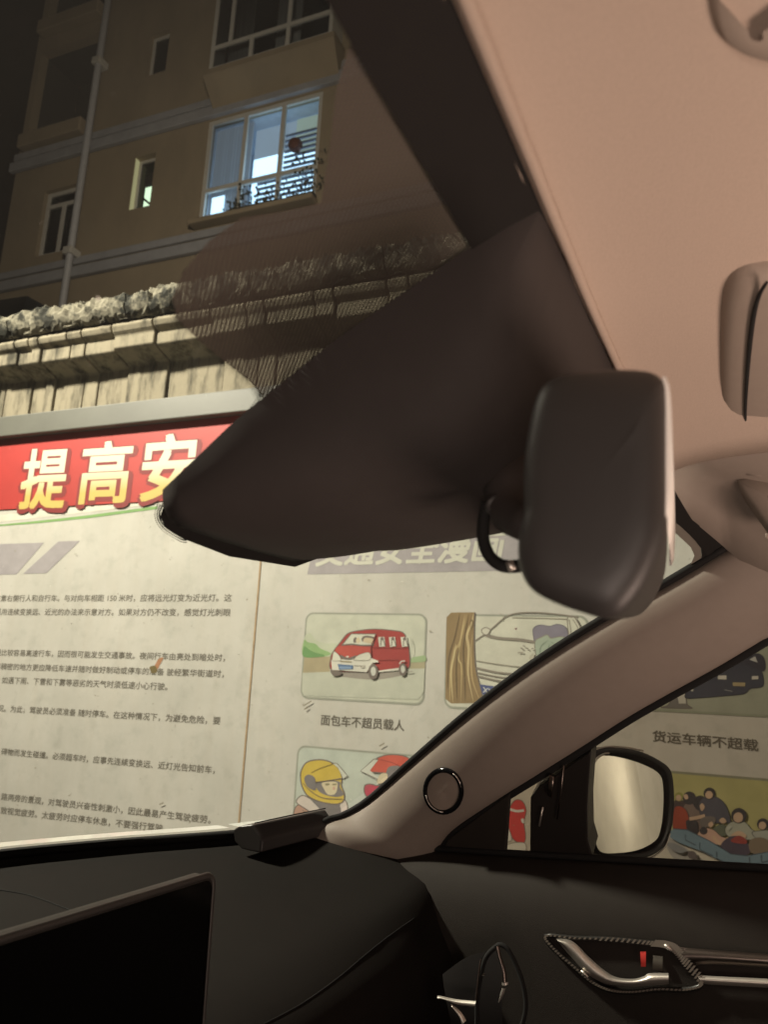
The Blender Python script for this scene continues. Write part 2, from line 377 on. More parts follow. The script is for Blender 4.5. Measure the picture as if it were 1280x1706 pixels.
# ---- cartoon pictures (flat prints)
OUT = (.16, .13, .11)
def frame_art(a, u0, w0, u1, w1, fill, edge=(.33, .34, .28), r=.035, lw=.008):
    a.poly(rr(u0, w0, u1, w1, r), edge, raw=True)
    a.poly(rr(u0 + lw, w0 + lw, u1 - lw, w1 - lw, r - .006), fill, raw=True)
# red minibus
a = Art(C(5.818, 500, 1010))
cu0, cw1 = brd(509, 1020, DB); cu1, cw0 = brd(708, 1168, DB); cw0 = brd(503, 1162, DB)[1] - .004; cu0 = brd(505, 1090, DB)[0]; cu1 = brd(710, 1090, DB)[0]
frame_art(a, cu0, cw0, cu1, cw1, (.54, .55, .45))
a.poly([(45, 470), (300, 450), (290, 640), (28, 645)], (.40, .34, .21)); a.poly([(1065, 520), (1215, 510), (1213, 605), (1065, 605)], (.40, .36, .23))
a.blob([(40, 310), (100, 260), (160, 330), (260, 360), (420, 370), (420, 470), (42, 475)], (.50, .53, .40))
a.blob([(42, 330), (80, 350), (150, 365), (200, 410), (300, 455), (240, 485), (38, 488)], (.27, .42, .18)); a.blob([(42, 390), (90, 420), (150, 450), (230, 470), (220, 490), (36, 490)], (.15, .30, .11))
a.blob([(1068, 540), (1090, 500), (1150, 485), (1216, 480), (1214, 535), (1068, 545)], (.33, .44, .24))
a.poly([(28, 645), (300, 635), (1213, 603), (1200, 830), (1150, 905), (40, 868), (22, 800)], (.50, .51, .42))
a.blob([(320, 660), (500, 640), (900, 640), (1050, 625), (1000, 668), (720, 712), (380, 680)], (.30, .27, .23))
a.blob([(300, 500), (330, 430), (400, 340), (470, 262), (600, 232), (740, 222), (900, 235), (1000, 255), (1040, 330), (1062, 440), (1055, 600), (900, 625), (640, 640), (320, 625)], (.33, .035, .03), line=OUT, lw=9)
a.blob([(345, 430), (400, 385), (690, 400), (680, 450), (560, 475), (480, 500), (400, 470)], (.45, .07, .05))
a.poly([(410, 378), (500, 272), (735, 272), (715, 378)], (.60, .60, .50)); a.line([(405, 382), (500, 268), (740, 270)], OUT, 9); a.line([(405, 378), (500, 368), (600, 380), (715, 380)], OUT, 14)
a.blob([(525, 355), (520, 320), (545, 300), (560, 340)], OUT); a.blob([(560, 360), (545, 330), (570, 300), (590, 340)], (.58, .50, .34))
a.blob([(610, 345), (600, 310), (640, 285), (720, 300), (720, 340), (640, 310)], OUT); a.blob([(625, 350), (620, 320), (650, 305), (715, 320), (710, 358)], (.58, .48, .32))
for x in (760, 865, 980):
    a.poly([(x, 300), (x + 60, 298), (x + 72, 388), (x + 12, 395)], (.62, .61, .52)); a.line([(x + 25, 385), (x + 30, 330), (x + 45, 310), (x + 70, 385)], OUT, 9)
    a.blob([(x + 22, 312), (x + 45, 300), (x + 55, 325), (x + 30, 330)], OUT)
a.line([(690, 400), (1060, 405)], (.20, .02, .02), 4); a.line([(760, 520), (960, 520)], (.20, .02, .02), 5); a.line([(740, 270), (690, 400), (700, 520)], (.16, .02, .02), 9)
a.poly([(306, 520), (690, 500), (760, 530), (705, 555), (650, 640), (430, 625), (315, 618)], (.64, .62, .54)); a.poly([(765, 625), (965, 598), (960, 622), (765, 640)], (.64, .62, .54))
a.blob([(318, 505), (335, 440), (385, 480), (400, 525), (320, 530)], (.63, .62, .52), line=OUT, lw=4); a.blob([(530, 510), (580, 470), (675, 450), (680, 520), (545, 525)], (.63, .62, .52), line=OUT, lw=4)
a.blob([(395, 470), (470, 500), (550, 475), (510, 515), (420, 512)], OUT); a.blob([(448, 488), (478, 484), (470, 498)], (.65, .64, .56))
a.line([(395, 535), (505, 540)], (.25, .20, .10), 10); a.poly([(370, 560), (520, 572), (520, 610), (385, 615)], (.10, .17, .30)); a.poly([(388, 582), (502, 588), (500, 608), (392, 610)], (.20, .30, .46))
a.line([(530, 575), (640, 580)], OUT, 4); a.blob([(595, 590), (615, 575), (635, 590), (615, 602)], (.5, .48, .4), line=OUT, lw=3)
a.blob([(305, 620), (400, 632), (400, 665), (340, 678), (312, 655)], OUT)
for x, y, rx, ry in ((715, 635, 48, 75), (1002, 615, 38, 62)):
    a.blob([(x + rx * math.cos(t), y + ry * math.sin(t)) for t in [k * .785 for k in range(8)]], OUT); a.blob([(x + 2 + rx * .52 * math.cos(t), y - 4 + ry * .58 * math.sin(t)) for t in [k * .785 for k in range(8)]], (.55, .55, .49))
a.line([(690, 560), (715, 540), (765, 535)], (.64, .62, .54), 16); a.line([(970, 560), (990, 535), (1025, 530)], (.55, .5, .45), 14); a.line([(1070, 300), (1095, 380), (1090, 470)], (.40, .40, .33), 5, True)
a.line([(1040, 640), (1100, 632)], (.35, .33, .28), 10)
a.obj('minibus_picture')['label'] = 'picture of a red minibus full of passengers'
# white car, tree trunk and a man bending over
a = Art(C(4.923, 740, 1010))
u0 = brd(742, 1100, DB)[0]; frame_art(a, u0, cw0 - .004, u0 + .54, cw1, (.60, .59, .49))
br = (.27, .185, .085)
a.poly([(22, 90), (60, 52), (250, 50), (255, 300), (262, 500), (290, 640), (330, 795), (60, 798), (12, 760)], br)
for pts, wd, c in (([(50, 780), (55, 560), (90, 360), (130, 300), (190, 60)], 20, (.46, .35, .17)), ([(75, 790), (60, 540), (85, 400), (100, 310)], 16, (.56, .45, .24)), ([(140, 790), (145, 500), (120, 420), (150, 200), (175, 60)], 14, (.52, .40, .20)),
                   ([(245, 790), (200, 560), (205, 350), (190, 240), (230, 130), (245, 55)], 22, (.56, .44, .24)), ([(300, 780), (235, 600), (225, 380), (235, 220)], 14, (.46, .34, .17)), ([(215, 180), (225, 110), (240, 150), (222, 195)], 8, (.15, .10, .05)),
                   ([(30, 700), (40, 430), (90, 250), (130, 60)], 9, (.16, .11, .055)), ([(175, 790), (170, 560), (160, 330), (205, 60)], 10, (.16, .11, .055)), ([(110, 790), (100, 500), (130, 330)], 8, (.17, .12, .06))): a.line(pts, c, wd, True, True)
g1 = (.25, .22, .18)
a.line([(255, 50), (250, 280), (262, 500), (300, 660), (330, 795)], OUT, 9, True)
a.line([(255, 285), (330, 235), (400, 180), (500, 95), (600, 58), (760, 52), (950, 68), (1100, 90)], g1, 11, True); a.line([(560, 93), (800, 98), (1010, 105)], (.36, .33, .26), 7)
a.line([(340, 235), (450, 262), (620, 275), (750, 295)], g1, 24, True); a.blob([(310, 195), (345, 175), (380, 195), (360, 232), (325, 228)], (.62, .6, .5), line=g1, lw=8)
a.line([(260, 445), (420, 472), (600, 495), (760, 505)], (.36, .33, .27), 8, True); a.line([(265, 505), (420, 540), (560, 555), (700, 560)], g1, 16, True); a.line([(275, 545), (450, 580), (640, 600)], g1, 12, True); a.line([(285, 575), (440, 610), (580, 630)], g1, 16, True)
a.poly([(295, 640), (520, 672), (620, 690), (620, 780), (320, 725)], (.07, .09, .22))
a.line([(460, 60), (490, 75), (480, 120)], (.42, .40, .32), 6)
a.blob([(735, 230), (740, 180), (790, 155), (870, 165), (930, 150), (990, 165), (1015, 210), (1010, 270), (880, 300), (760, 300)], (.22, .20, .25), line=(.16, .15, .18), lw=8)
a.blob([(750, 290), (800, 255), (850, 235), (880, 262), (960, 250), (1020, 270), (1030, 330), (900, 430), (770, 500), (755, 400)], (.36, .42, .33), line=g1, lw=7)
for p in ([(790, 400), (800, 330), (860, 280)], [(880, 290), (940, 330), (990, 330)], [(830, 440), (870, 380), (960, 370)], [(870, 310), (850, 370), (810, 400)]): a.line(p, (.20, .25, .19), 9, True, True)
a.blob([(700, 420), (735, 390), (745, 440), (725, 465)], (.5, .47, .38)); 
for p in ([(610, 382), (655, 380)], [(630, 340), (650, 352)], [(680, 345), (700, 358)], [(720, 350), (740, 345)], [(650, 325), (670, 330)]): a.line(p, g1, 9)
a.blob([(1015, 110), (1050, 92), (1085, 105), (1140, 230), (1100, 300), (1045, 310)], (.57, .56, .46), line=g1, lw=9); a.line([(1060, 110), (1105, 190), (1090, 270)], g1, 6, True); a.line([(1030, 110), (1045, 220), (1030, 300)], g1, 8, True)
a.obj('tree_crash_picture')['label'] = 'picture of a tree trunk and a white car with a slumped man'
text("XXXX", (806, 1149), (840, 1158), 8.5, mat('plate_ink', (.62, .62, .6), .6, var=0), 'plate_text', off=.03, D=DB - .0075)
# two riders with helmets
a = Art(C(5.333, 470, 1230))
hu0, hw1 = brd(492, 1300, DB)[0], brd(520, 1243, DB)[1]
frame_art(a, hu0, hw1 - .40, hu0 + .54, hw1, (.50, .54, .47))
gy = (.20, .18, .175)
a.blob([(100, 740), (110, 640), (150, 590), (250, 620), (350, 700), (380, 780), (250, 900), (110, 880)], (.47, .28, .21), line=OUT, lw=9)
a.blob([(130, 570), (150, 525), (200, 510), (300, 570), (420, 680), (340, 705), (200, 620)], (.64, .56, .50), line=OUT, lw=9); a.line([(180, 640), (270, 680), (350, 740)], OUT, 5, True)
a.blob([(510, 610), (540, 540), (580, 580), (580, 680), (520, 700)], (.64, .56, .50), line=OUT, lw=8)
a.blob([(200, 480), (300, 540), (430, 580), (510, 590), (520, 680), (420, 700), (300, 590)], gy)
a.blob([(168, 370), (172, 290), (220, 215), (320, 190), (420, 205), (500, 260), (535, 340), (530, 420), (555, 490), (545, 560), (470, 585), (330, 560), (230, 510), (185, 440)], (.60, .44, .07), line=OUT, lw=11)
a.blob([(300, 400), (400, 375), (515, 385), (515, 430), (550, 500), (480, 520), (380, 500), (320, 460)], gy)
a.blob([(355, 400), (400, 385), (485, 390), (495, 440), (470, 495), (410, 498), (375, 450)], (.66, .57, .38)); a.blob([(385, 405), (415, 400), (425, 412), (395, 420)], (.25, .22, .12)); a.blob([(450, 405), (485, 402), (483, 414), (455, 416)], (.25, .22, .12)); a.blob([(452, 440), (468, 425), (475, 450), (458, 458)], (.62, .38, .30))
a.blob([(202, 350), (235, 322), (290, 345), (300, 400), (300, 460), (240, 440), (210, 400)], gy)
a.line([(262, 305), (340, 265), (450, 228)], (.32, .24, .06), 6); a.line([(190, 400), (260, 470), (370, 530), (540, 540)], OUT, 6, True); a.line([(295, 390), (400, 378), (540, 355)], OUT, 9, True)
a.poly([(455, 225), (495, 225), (585, 335), (545, 358), (535, 330), (500, 260)], (.60, .61, .53)); a.line([(440, 220), (490, 222), (530, 265), (588, 338), (545, 360)], OUT, 7)
a.blob([(780, 290), (820, 200), (900, 155), (1010, 145), (1120, 170), (1200, 260), (1220, 380), (1100, 420), (950, 320), (860, 305)], (.56, .09, .055), line=OUT, lw=10)
a.line([(880, 190), (980, 215), (1080, 260)], (.25, .04, .03), 6); a.blob([(930, 300), (960, 250), (1050, 250), (1100, 320), (1020, 380), (940, 350)], gy)
a.poly([(700, 290), (820, 185), (860, 188), (785, 285), (860, 350), (850, 372)], (.60, .61, .53)); a.line([(860, 188), (820, 185), (702, 290), (860, 368), (900, 300)], OUT, 8)
a.blob([(870, 330), (900, 310), (940, 320), (930, 380), (850, 400)], (.64, .55, .38)); a.blob([(735, 430), (780, 405), (860, 420), (950, 400), (900, 560), (760, 520)], (.48, .07, .10), line=OUT, lw=9)
a.obj('helmet_riders_picture')['label'] = 'picture of two riders in yellow and red helmets'
# the red and white figure seen through the corner window
a = Art(C(4, 820, 1220))
a.poly([(60, 300), (330, 300), (330, 860), (60, 860)], (.50, .46, .38))
a.blob([(125, 490), (160, 450), (205, 460), (230, 520), (215, 600), (225, 680), (215, 735), (150, 720), (110, 640), (105, 560)], (.55, .055, .05), line=OUT, lw=5)
a.line([(115, 510), (165, 525), (215, 520)], (.66, .64, .58), 16, True); a.blob([(90, 720), (105, 630), (130, 690), (130, 722)], (.64, .62, .55), line=OUT, lw=4); a.blob([(88, 760), (150, 735), (222, 740), (215, 800), (86, 800)], (.62, .60, .52), line=OUT, lw=4); a.blob([(195, 580), (212, 575), (215, 605), (200, 600)], (.66, .64, .58))
a.obj('red_jacket_picture')
# navy truck front on a grey road
a = Art(C(4.61, 1080, 1080))
tu0 = brd(1075, 1180, DB)[0]; tw0 = brd(1180, 1190, DB)[1]
frame_art(a, tu0 - .12, tw0, tu0 + .46, tw0 + .40, (.36, .38, .30), edge=(.30, .32, .24))
nv = (.055, .06, .085)
a.blob([(150, 440), (180, 400), (250, 320), (290, 340), (305, 430), (340, 462), (200, 462), (100, 455)], (.18, .17, .16), line=OUT, lw=5); a.poly([(225, 350), (285, 345), (295, 425), (240, 425)], (.55, .54, .48))
a.blob([(290, 380), (330, 300), (500, 200), (640, 130), (740, 118), (830, 130), (880, 190), (885, 290), (790, 310), (740, 350), (600, 365), (420, 380)], nv, line=(.03, .03, .04), lw=6)
a.blob([(600, 110), (700, 60), (850, 40), (900, 90), (890, 180), (760, 130)], (.05, .05, .07)); a.poly([(780, 88), (825, 62), (845, 110)], (.55, .56, .55))
a.poly([(540, 210), (605, 208), (605, 240), (538, 238)], (.66, .64, .58)); a.poly([(800, 215), (850, 212), (850, 238), (800, 240)], (.66, .64, .58)); a.poly([(652, 262), (750, 264), (748, 292), (655, 290)], (.42, .35, .20))
a.poly([(325, 305), (350, 300), (352, 330), (335, 332)], (.5, .5, .46)); a.line([(590, 318), (650, 332)], (.3, .3, .32), 6)
a.obj('navy_truck_picture')['label'] = 'picture of a navy truck on a grey road'
# people riding in a blue cargo bed
a = Art(C(4.61, 1080, 1080))
pw1 = brd(1180, 1289, DB)[1]
frame_art(a, tu0 - .12, pw1 - .42, tu0 + .46, pw1, (.44, .42, .18), edge=(.26, .26, .18))
a.poly([(-150, 1360), (200, 1400), (500, 1560), (700, 1700), (960, 1640), (1400, 1600), (1400, 2100), (-150, 2100)], (.56, .53, .45))
a.blob([(140, 1480), (200, 1470), (330, 1560), (520, 1700), (300, 1680), (180, 1590)], (.36, .35, .33))
skin = (.56, .40, .28); dk = (.045, .04, .045)
def person(cx, cy, r, hair, cloth, body, face=True):
    a.blob(body, cloth, line=dk, lw=4)
    a.blob([(cx + r * 1.15 * math.cos(t), cy + r * 1.15 * math.sin(t)) for t in [k * .785 for k in range(8)]], hair)
    if face: a.blob([(cx - r * .1 + r * .72 * math.cos(t), cy + r * .25 + r * .75 * math.sin(t)) for t in [k * .785 for k in range(8)]], skin)
person(240, 1140, 30, (.30, .30, .08), (.07, .05, .05), [(205, 1180), (260, 1165), (300, 1230), (290, 1400), (200, 1400)])
person(320, 1150, 44, dk, (.20, .15, .13), [(270, 1230), (320, 1180), (360, 1200), (420, 1280), (400, 1420), (300, 1400)], False)
a.blob([(290, 1160), (275, 1130), (300, 1120), (312, 1150)], skin)
a.blob([(340, 1170), (400, 1130), (450, 1160), (440, 1240), (380, 1240)], dk)
person(475, 1115, 40, (.04, .035, .035), (.085, .085, .11), [(400, 1180), (440, 1145), (520, 1140), (590, 1190), (630, 1290), (620, 1340), (450, 1330), (400, 1260)])
a.blob([(200, 1240), (240, 1210), (300, 1250), (320, 1370), (240, 1400), (195, 1380)], (.32, .06, .03), line=dk, lw=4); a.blob([(300, 1320), (380, 1330), (380, 1420), (330, 1430), (300, 1380)], dk)
a.line([(320, 1310), (380, 1300), (440, 1285)], skin, 26, True); a.blob([(400, 1210), (420, 1190), (438, 1220), (415, 1250)], skin)
a.blob([(400, 1320), (450, 1290), (520, 1300), (500, 1360), (420, 1370)], (.16, .14, .13)); a.blob([(465, 1350), (490, 1330), (505, 1355), (480, 1375)], skin); a.blob([(550, 1320), (580, 1300), (605, 1330), (575, 1345)], skin)
a.blob([(500, 1390), (560, 1350), (620, 1380), (610, 1430), (540, 1440)], (.12, .14, .10))
person(700, 1285, 52, dk, (.40, .42, .35), [(600, 1370), (650, 1330), (740, 1330), (800, 1390), (860, 1430), (800, 1470), (640, 1450), (600, 1420)])
person(885, 1350, 40, dk, (.38, .40, .36), [(800, 1420), (860, 1400), (960, 1410), (960, 1560), (880, 1500)])
a.line([(610, 1390), (640, 1360)], (.46, .48, .42), 30); a.blob([(640, 1440), (700, 1400), (760, 1440), (700, 1480)], skin)
person(430, 1400, 26, dk, (.55, .36, .28), [(375, 1440), (420, 1380), (500, 1390), (560, 1440), (600, 1460), (560, 1510), (470, 1490), (390, 1470)], False)
a.line([(500, 1440), (560, 1500), (620, 1455)], skin, 24, True)
a.blob([(560, 1520), (620, 1450), (700, 1440), (750, 1470), (790, 1560), (720, 1600), (640, 1590)], (.07, .055, .085)); a.blob([(640, 1470), (700, 1436), (760, 1470), (750, 1500), (660, 1490)], (.30, .05, .04))
a.blob([(780, 1480), (860, 1450), (930, 1480), (930, 1560), (800, 1570)], (.22, .17, .12))
bl = (.17, .26, .33); bd = (.07, .10, .13)
a.poly([(175, 1400), (200, 1385), (300, 1390), (480, 1480), (640, 1575), (760, 1590), (960, 1555), (1300, 1500), (1300, 1640), (960, 1660), (720, 1705), (600, 1650), (420, 1560), (240, 1490), (170, 1450)], bl)
a.line([(200, 1385), (300, 1392), (480, 1480), (640, 1578), (760, 1592), (960, 1555), (1300, 1500)], bd, 7)
for p in ([(290, 1430), (290, 1470), (370, 1510)], [(400, 1490), (400, 1545), (500, 1590)], [(530, 1560), (530, 1610), (620, 1660)], [(780, 1600), (785, 1660), (860, 1650)], [(870, 1585), (875, 1640), (960, 1625)]): a.line(p, bd, 8)
a.blob([(150, 1490), (220, 1500), (300, 1550), (240, 1570), (170, 1530)], (.22, .23, .24)); a.blob([(310, 1560), (360, 1560), (380, 1610), (320, 1610)], (.12, .10, .10))
a.obj('crowded_cargo_bed_picture')['label'] = 'picture of people crowded in a blue cargo bed'
# marks of wear
a = Art()
a.blob([(252, 1118), (258, 1108), (264, 1098), (272, 1096), (266, 1108), (260, 1118)], (.42, .20, .10)); a.blob([(249, 1112), (258, 1109), (262, 1118), (254, 1122)], (.16, .12, .04))
rs = random.Random(3)
for i in range(46):
    x = rs.uniform(5, 1000); y = rs.uniform(890, 1380); q = rs.uniform(0, 3.1); l = rs.uniform(1, 5)
    a.line([(x, y), (x + l * math.cos(q), y - l * abs(math.sin(q)) * .6)], (.30, .27, .20) if rs.random() < .7 else (.72, .70, .62), rs.uniform(.6, 1.3))
for p in ([(507, 1176), (520, 1168)], [(508, 1182), (515, 1177)], [(633, 1243), (642, 1238)], [(267, 1340), (274, 1337)]): a.line(p, (.25, .22, .16), 2)
a.obj('scratches')['kind'] = 'stuff'

# ------------------------------------------------------------------ street wall with its stepped cornice
wall = empty('street_wall', 'old concrete street wall with stained stepped cornice and crumbling mossy top', 'wall', FRAME)
def conc(name, c1, c2, dark, sc=6, lo=.45, hi=.62, st=(1, 1, .22)):
    m = mat(name, c1, .9, var=0, bump=.7, bscale=45); nt = m.node_tree; N = nt.nodes; L = nt.links; b = N['Principled BSDF']
    tc = N.new('ShaderNodeTexCoord'); mp = N.new('ShaderNodeMapping'); mp.inputs['Scale'].default_value = st; L.new(tc.outputs['Object'], mp.inputs[0])
    n = N.new('ShaderNodeTexNoise'); n.inputs['Scale'].default_value = sc; n.inputs['Detail'].default_value = 10; n.inputs['Roughness'].default_value = .7; L.new(mp.outputs[0], n.inputs['Vector'])
    n2 = N.new('ShaderNodeTexNoise'); n2.inputs['Scale'].default_value = sc * 4; n2.inputs['Detail'].default_value = 8; L.new(mp.outputs[0], n2.inputs['Vector'])
    x1 = N.new('ShaderNodeMix'); x1.data_type = 'RGBA'; x1.inputs[6].default_value = (*c1, 1); x1.inputs[7].default_value = (*c2, 1); L.new(n2.outputs['Fac'], x1.inputs[0])
    r = N.new('ShaderNodeMapRange'); r.inputs[1].default_value = lo; r.inputs[2].default_value = hi; L.new(n.outputs['Fac'], r.inputs[0])
    x2 = N.new('ShaderNodeMix'); x2.data_type = 'RGBA'; x2.inputs[7].default_value = (*dark, 1); L.new(x1.outputs[2], x2.inputs[6]); L.new(r.outputs[0], x2.inputs[0])
    L.new(x2.outputs[2], b.inputs['Base Color']); return m
m_conc = conc('stained_concrete', (.235, .205, .145), (.32, .28, .20), (.045, .040, .026), 13, .47, .66)
m_cope = conc('mossy_coping', (.13, .118, .085), (.36, .33, .25), (.018, .018, .012), 9, .44, .54, (1, 1, 1))
box('wall_body', (-9, 3.02, GZ - .1), (16, 3.3, 1.72), mat('wall_plaster', (.48, .46, .40), .85, var=.2, scale=1.5, bump=.3, bscale=30), wall)
rs = random.Random(11); u = -7.4; blocks = []
while u < 5:
    wd = rs.choice([.07, .10, .13, .20, .26, .34]); dj = rs.uniform(-.012, .012); o1 = rs.uniform(-.01, .01)
    prof = [(3.03, 1.302), (3.0 + dj, 1.302), (3.0 + dj, 1.560 + o1), (2.985 + dj, 1.568 + o1), (2.885 + dj, 1.600 + o1), (2.872 + dj, 1.610 + o1), (2.872 + dj, 1.672), (2.845, 1.690), (2.832, 1.715), (2.845, 1.742), (3.03, 1.745)]
    a0, a1 = u + .0035, u + wd - .0035; n = len(prof)
    v = [(a0, y, z) for y, z in prof] + [(a1, y, z) for y, z in prof]
    f = [(i, (i + 1) % n, n + (i + 1) % n, n + i) for i in range(n)] + [tuple(range(n - 1, -1, -1)), tuple(range(n, 2 * n))]
    o = mesh('cornice_block', v, f, m_conc, wall); bevel(o, .006, 2, 20)
    u += wd
u = -7.4
while u < 5:
    wd = rs.uniform(.5, .9); nx = int(wd / .02); ny = 10; nz = 9; rows = []
    ring = [(2.83, 1.738), (2.795, 1.765), (2.78, 1.80), (2.785, 1.835), (2.80, 1.86), (2.85, 1.868), (2.95, 1.872), (3.1, 1.873), (3.2, 1.86), (3.25, 1.80), (3.25, 1.748)]
    ring = [tuple(p) for p in spline(ring, 3)]
    for i in range(nx + 1):
        x = u + .004 + (wd - .008) * i / nx; r = []
        for y, z in ring:
            q = Vector((x, y, z)); d = noise.noise(q * 7) * .012 + noise.noise(q * 20) * .014 + noise.noise(q * 48) * .020
            r.append((x, y - d * (.8 if y < 3 else 0), z + (d * 1.0 if z > 1.76 else 0)))
        rows.append(r)
    v, f = grid(rows); m_ = len(ring); f += [tuple(range(m_)), tuple(nx * m_ + j for j in range(m_ - 1, -1, -1))]
    mesh('coping_block', v, f, m_cope, wall, False)
    u += wd
# low dark roof behind the wall and plants on top
m_roof = mat('dark_roof_sheet', (.02, .018, .016), .7)
sh = empty('shed', 'low dark shed roof peeking over the left end of the wall', 'shed', FRAME)
s0 = brd(-60, 500, 5.0); s1 = brd(88, 500, 5.0)
mesh('roof', [(s0[0] - 2, 4.6, s1[1] - .5), (s1[0] + .1, 4.6, s1[1] - .35), (s1[0] + .1, 6.2, s1[1] - .1), (s0[0] - 2, 6.2, s1[1] - .1), (s0[0], 5, s1[1] + .13), (s1[0] - .35, 5, s1[1] + .1)],
     [(0, 1, 5, 4), (1, 2, 5), (4, 5, 2, 3), (0, 4, 3), (3, 2, 1, 0)], m_roof, sh)
box('wall', (s0[0] - 1.8, 4.8, GZ), (s1[0] - .1, 6.1, s1[1] - .52), m_conc, sh)

# ------------------------------------------------------------------ apartment building behind
DBL = 11.0
bld = empty('apartment_building', 'ochre apartment building behind the wall with bay windows and pale string courses', 'building', FRAME)
m_fac = conc('ochre_render', (.27, .215, .145), (.31, .25, .17), (.22, .175, .12), 1.2, .40, .75, (1, 1, .5))
m_band = mat('pale_band_paint', (.30, .30, .32), .8, var=.15, scale=3)
m_wframe = mat('window_frame_white', (.50, .48, .44), .5, var=.08)
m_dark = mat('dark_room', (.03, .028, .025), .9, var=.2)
m_curtain = mat('curtain_cloth', (.35, .33, .30), .9, var=.25, scale=3, stretch=(12, 1, .3))
def B(px, py, D=DBL): return brd(px, py, D)
def rect(pts, D=DBL):
    q = [B(*p, D) for p in pts]; us = sorted(x[0] for x in q); ws = sorted(x[1] for x in q)
    return ((us[0] + us[1]) / 2, (ws[0] + ws[1]) / 2, (us[2] + us[3]) / 2, (ws[2] + ws[3]) / 2)
UL = B(75, 0)[0]
R_small1 = rect([(250, 55), (281, 52), (277, 122), (243, 122)])
R_small2 = rect([(228, 258), (255, 258), (252, 342), (212, 350)])
R_small2 = (B(214, 345)[0], R_small2[1], B(254, 300)[0], R_small2[3])
R_low = rect([(70, 318), (130, 308), (124, 415), (62, 425)])
R_bal = (B(58, 150)[0], B(100, 224)[1], B(160, 100)[0], B(125, 68)[1])
R_bal2 = (R_bal[0], B(140, 28)[1], R_bal[2], B(140, 28)[1] + 1.9)
R_bay2 = (B(334, 330)[0], B(333, 371)[1], B(532, 240)[0], B(533, 152)[1])
R_bay1 = (B(354, 60)[0], B(352, 118)[1], B(555, 30)[0], B(352, 118)[1] + 2.3)
holes = [R_small1, R_small2, R_low, R_bal, R_bal2, R_bay2, R_bay1]
def facade(u0, w0, u1, w1, holes, D):
    us = sorted({u0, u1, *[h[0] for h in holes], *[h[2] for h in holes]}); ws = sorted({w0, w1, *[h[1] for h in holes], *[h[3] for h in holes]})
    m = MB()
    for i in range(len(us) - 1):
        for j in range(len(ws) - 1):
            cu, cw = (us[i] + us[i + 1]) / 2, (ws[j] + ws[j + 1]) / 2
            if any(h[0] < cu < h[2] and h[1] < cw < h[3] for h in holes): continue
            m.add([(us[i], D, ws[j]), (us[i + 1], D, ws[j]), (us[i + 1], D, ws[j + 1]), (us[i], D, ws[j + 1])], [(0, 1, 2, 3)])
    for h in holes:
        a, b, c, d = h; t = .22
        m.add([(a, D, b), (c, D, b), (c, D, d), (a, D, d), (a, D + t, b), (c, D + t, b), (c, D + t, d), (a, D + t, d)], [(0, 4, 5, 1), (1, 5, 6, 2), (2, 6, 7, 3), (3, 7, 4, 0)])
    m.add([(u0, D, w0), (u0, D + 9, w0), (u0, D + 9, w1), (u0, D, w1), (u1, D, w0), (u1, D + 9, w0), (u1, D + 9, w1), (u1, D, w1)], [(0, 3, 2, 1), (4, 5, 6, 7), (3, 7, 6, 2), (1, 2, 6, 5)])
    return m.obj('facade_wall', m_fac, bld)
facade(UL, GZ, 8, 22, holes, DBL)
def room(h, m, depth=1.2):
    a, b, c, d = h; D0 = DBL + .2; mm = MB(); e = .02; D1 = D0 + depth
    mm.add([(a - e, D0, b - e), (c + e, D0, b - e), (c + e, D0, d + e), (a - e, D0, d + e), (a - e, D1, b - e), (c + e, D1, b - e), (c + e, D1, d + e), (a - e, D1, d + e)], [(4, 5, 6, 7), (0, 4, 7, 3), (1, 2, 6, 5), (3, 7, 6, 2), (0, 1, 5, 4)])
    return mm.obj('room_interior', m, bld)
def winframe(h, vs_, hs_, D, t=.05, mt=None, pane=True, dp=.06):
    a, b, c, d = h; m = MB(); m.box((a, D, b), (a + t, D + dp, d)); m.box((c - t, D, b), (c, D + dp, d)); m.box((a + t, D, b), (c - t, D + dp, b + t)); m.box((a + t, D, d - t), (c - t, D + dp, d))
    for x, b0, d0 in vs_: m.box((x - t / 2, D - .002, b0), (x + t / 2, D + dp - .004, d0))
    for y, a0, c0 in hs_: m.box((a0, D + .002, y - t / 2), (c0, D + dp - .002, y + t / 2))
    o = m.obj('window', mt or m_wframe, bld)
    if pane: mesh('pane', [(a + t, D + dp / 2, b + t), (c - t, D + dp / 2, b + t), (c - t, D + dp / 2, d - t), (a + t, D + dp / 2, d - t)], [(0, 1, 2, 3)], m_winglass, o)
    return o
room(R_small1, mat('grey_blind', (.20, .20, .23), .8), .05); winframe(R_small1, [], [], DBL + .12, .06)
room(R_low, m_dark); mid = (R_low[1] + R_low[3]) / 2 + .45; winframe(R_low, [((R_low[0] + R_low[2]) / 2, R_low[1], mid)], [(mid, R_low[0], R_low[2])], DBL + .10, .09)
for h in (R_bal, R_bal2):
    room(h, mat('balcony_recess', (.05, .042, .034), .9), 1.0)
    box('balcony_parapet', (h[0] - .03, DBL - .22, h[1] - .22), (h[2] + .03, DBL + .02, h[1] + .12), m_fac, bld, .03)
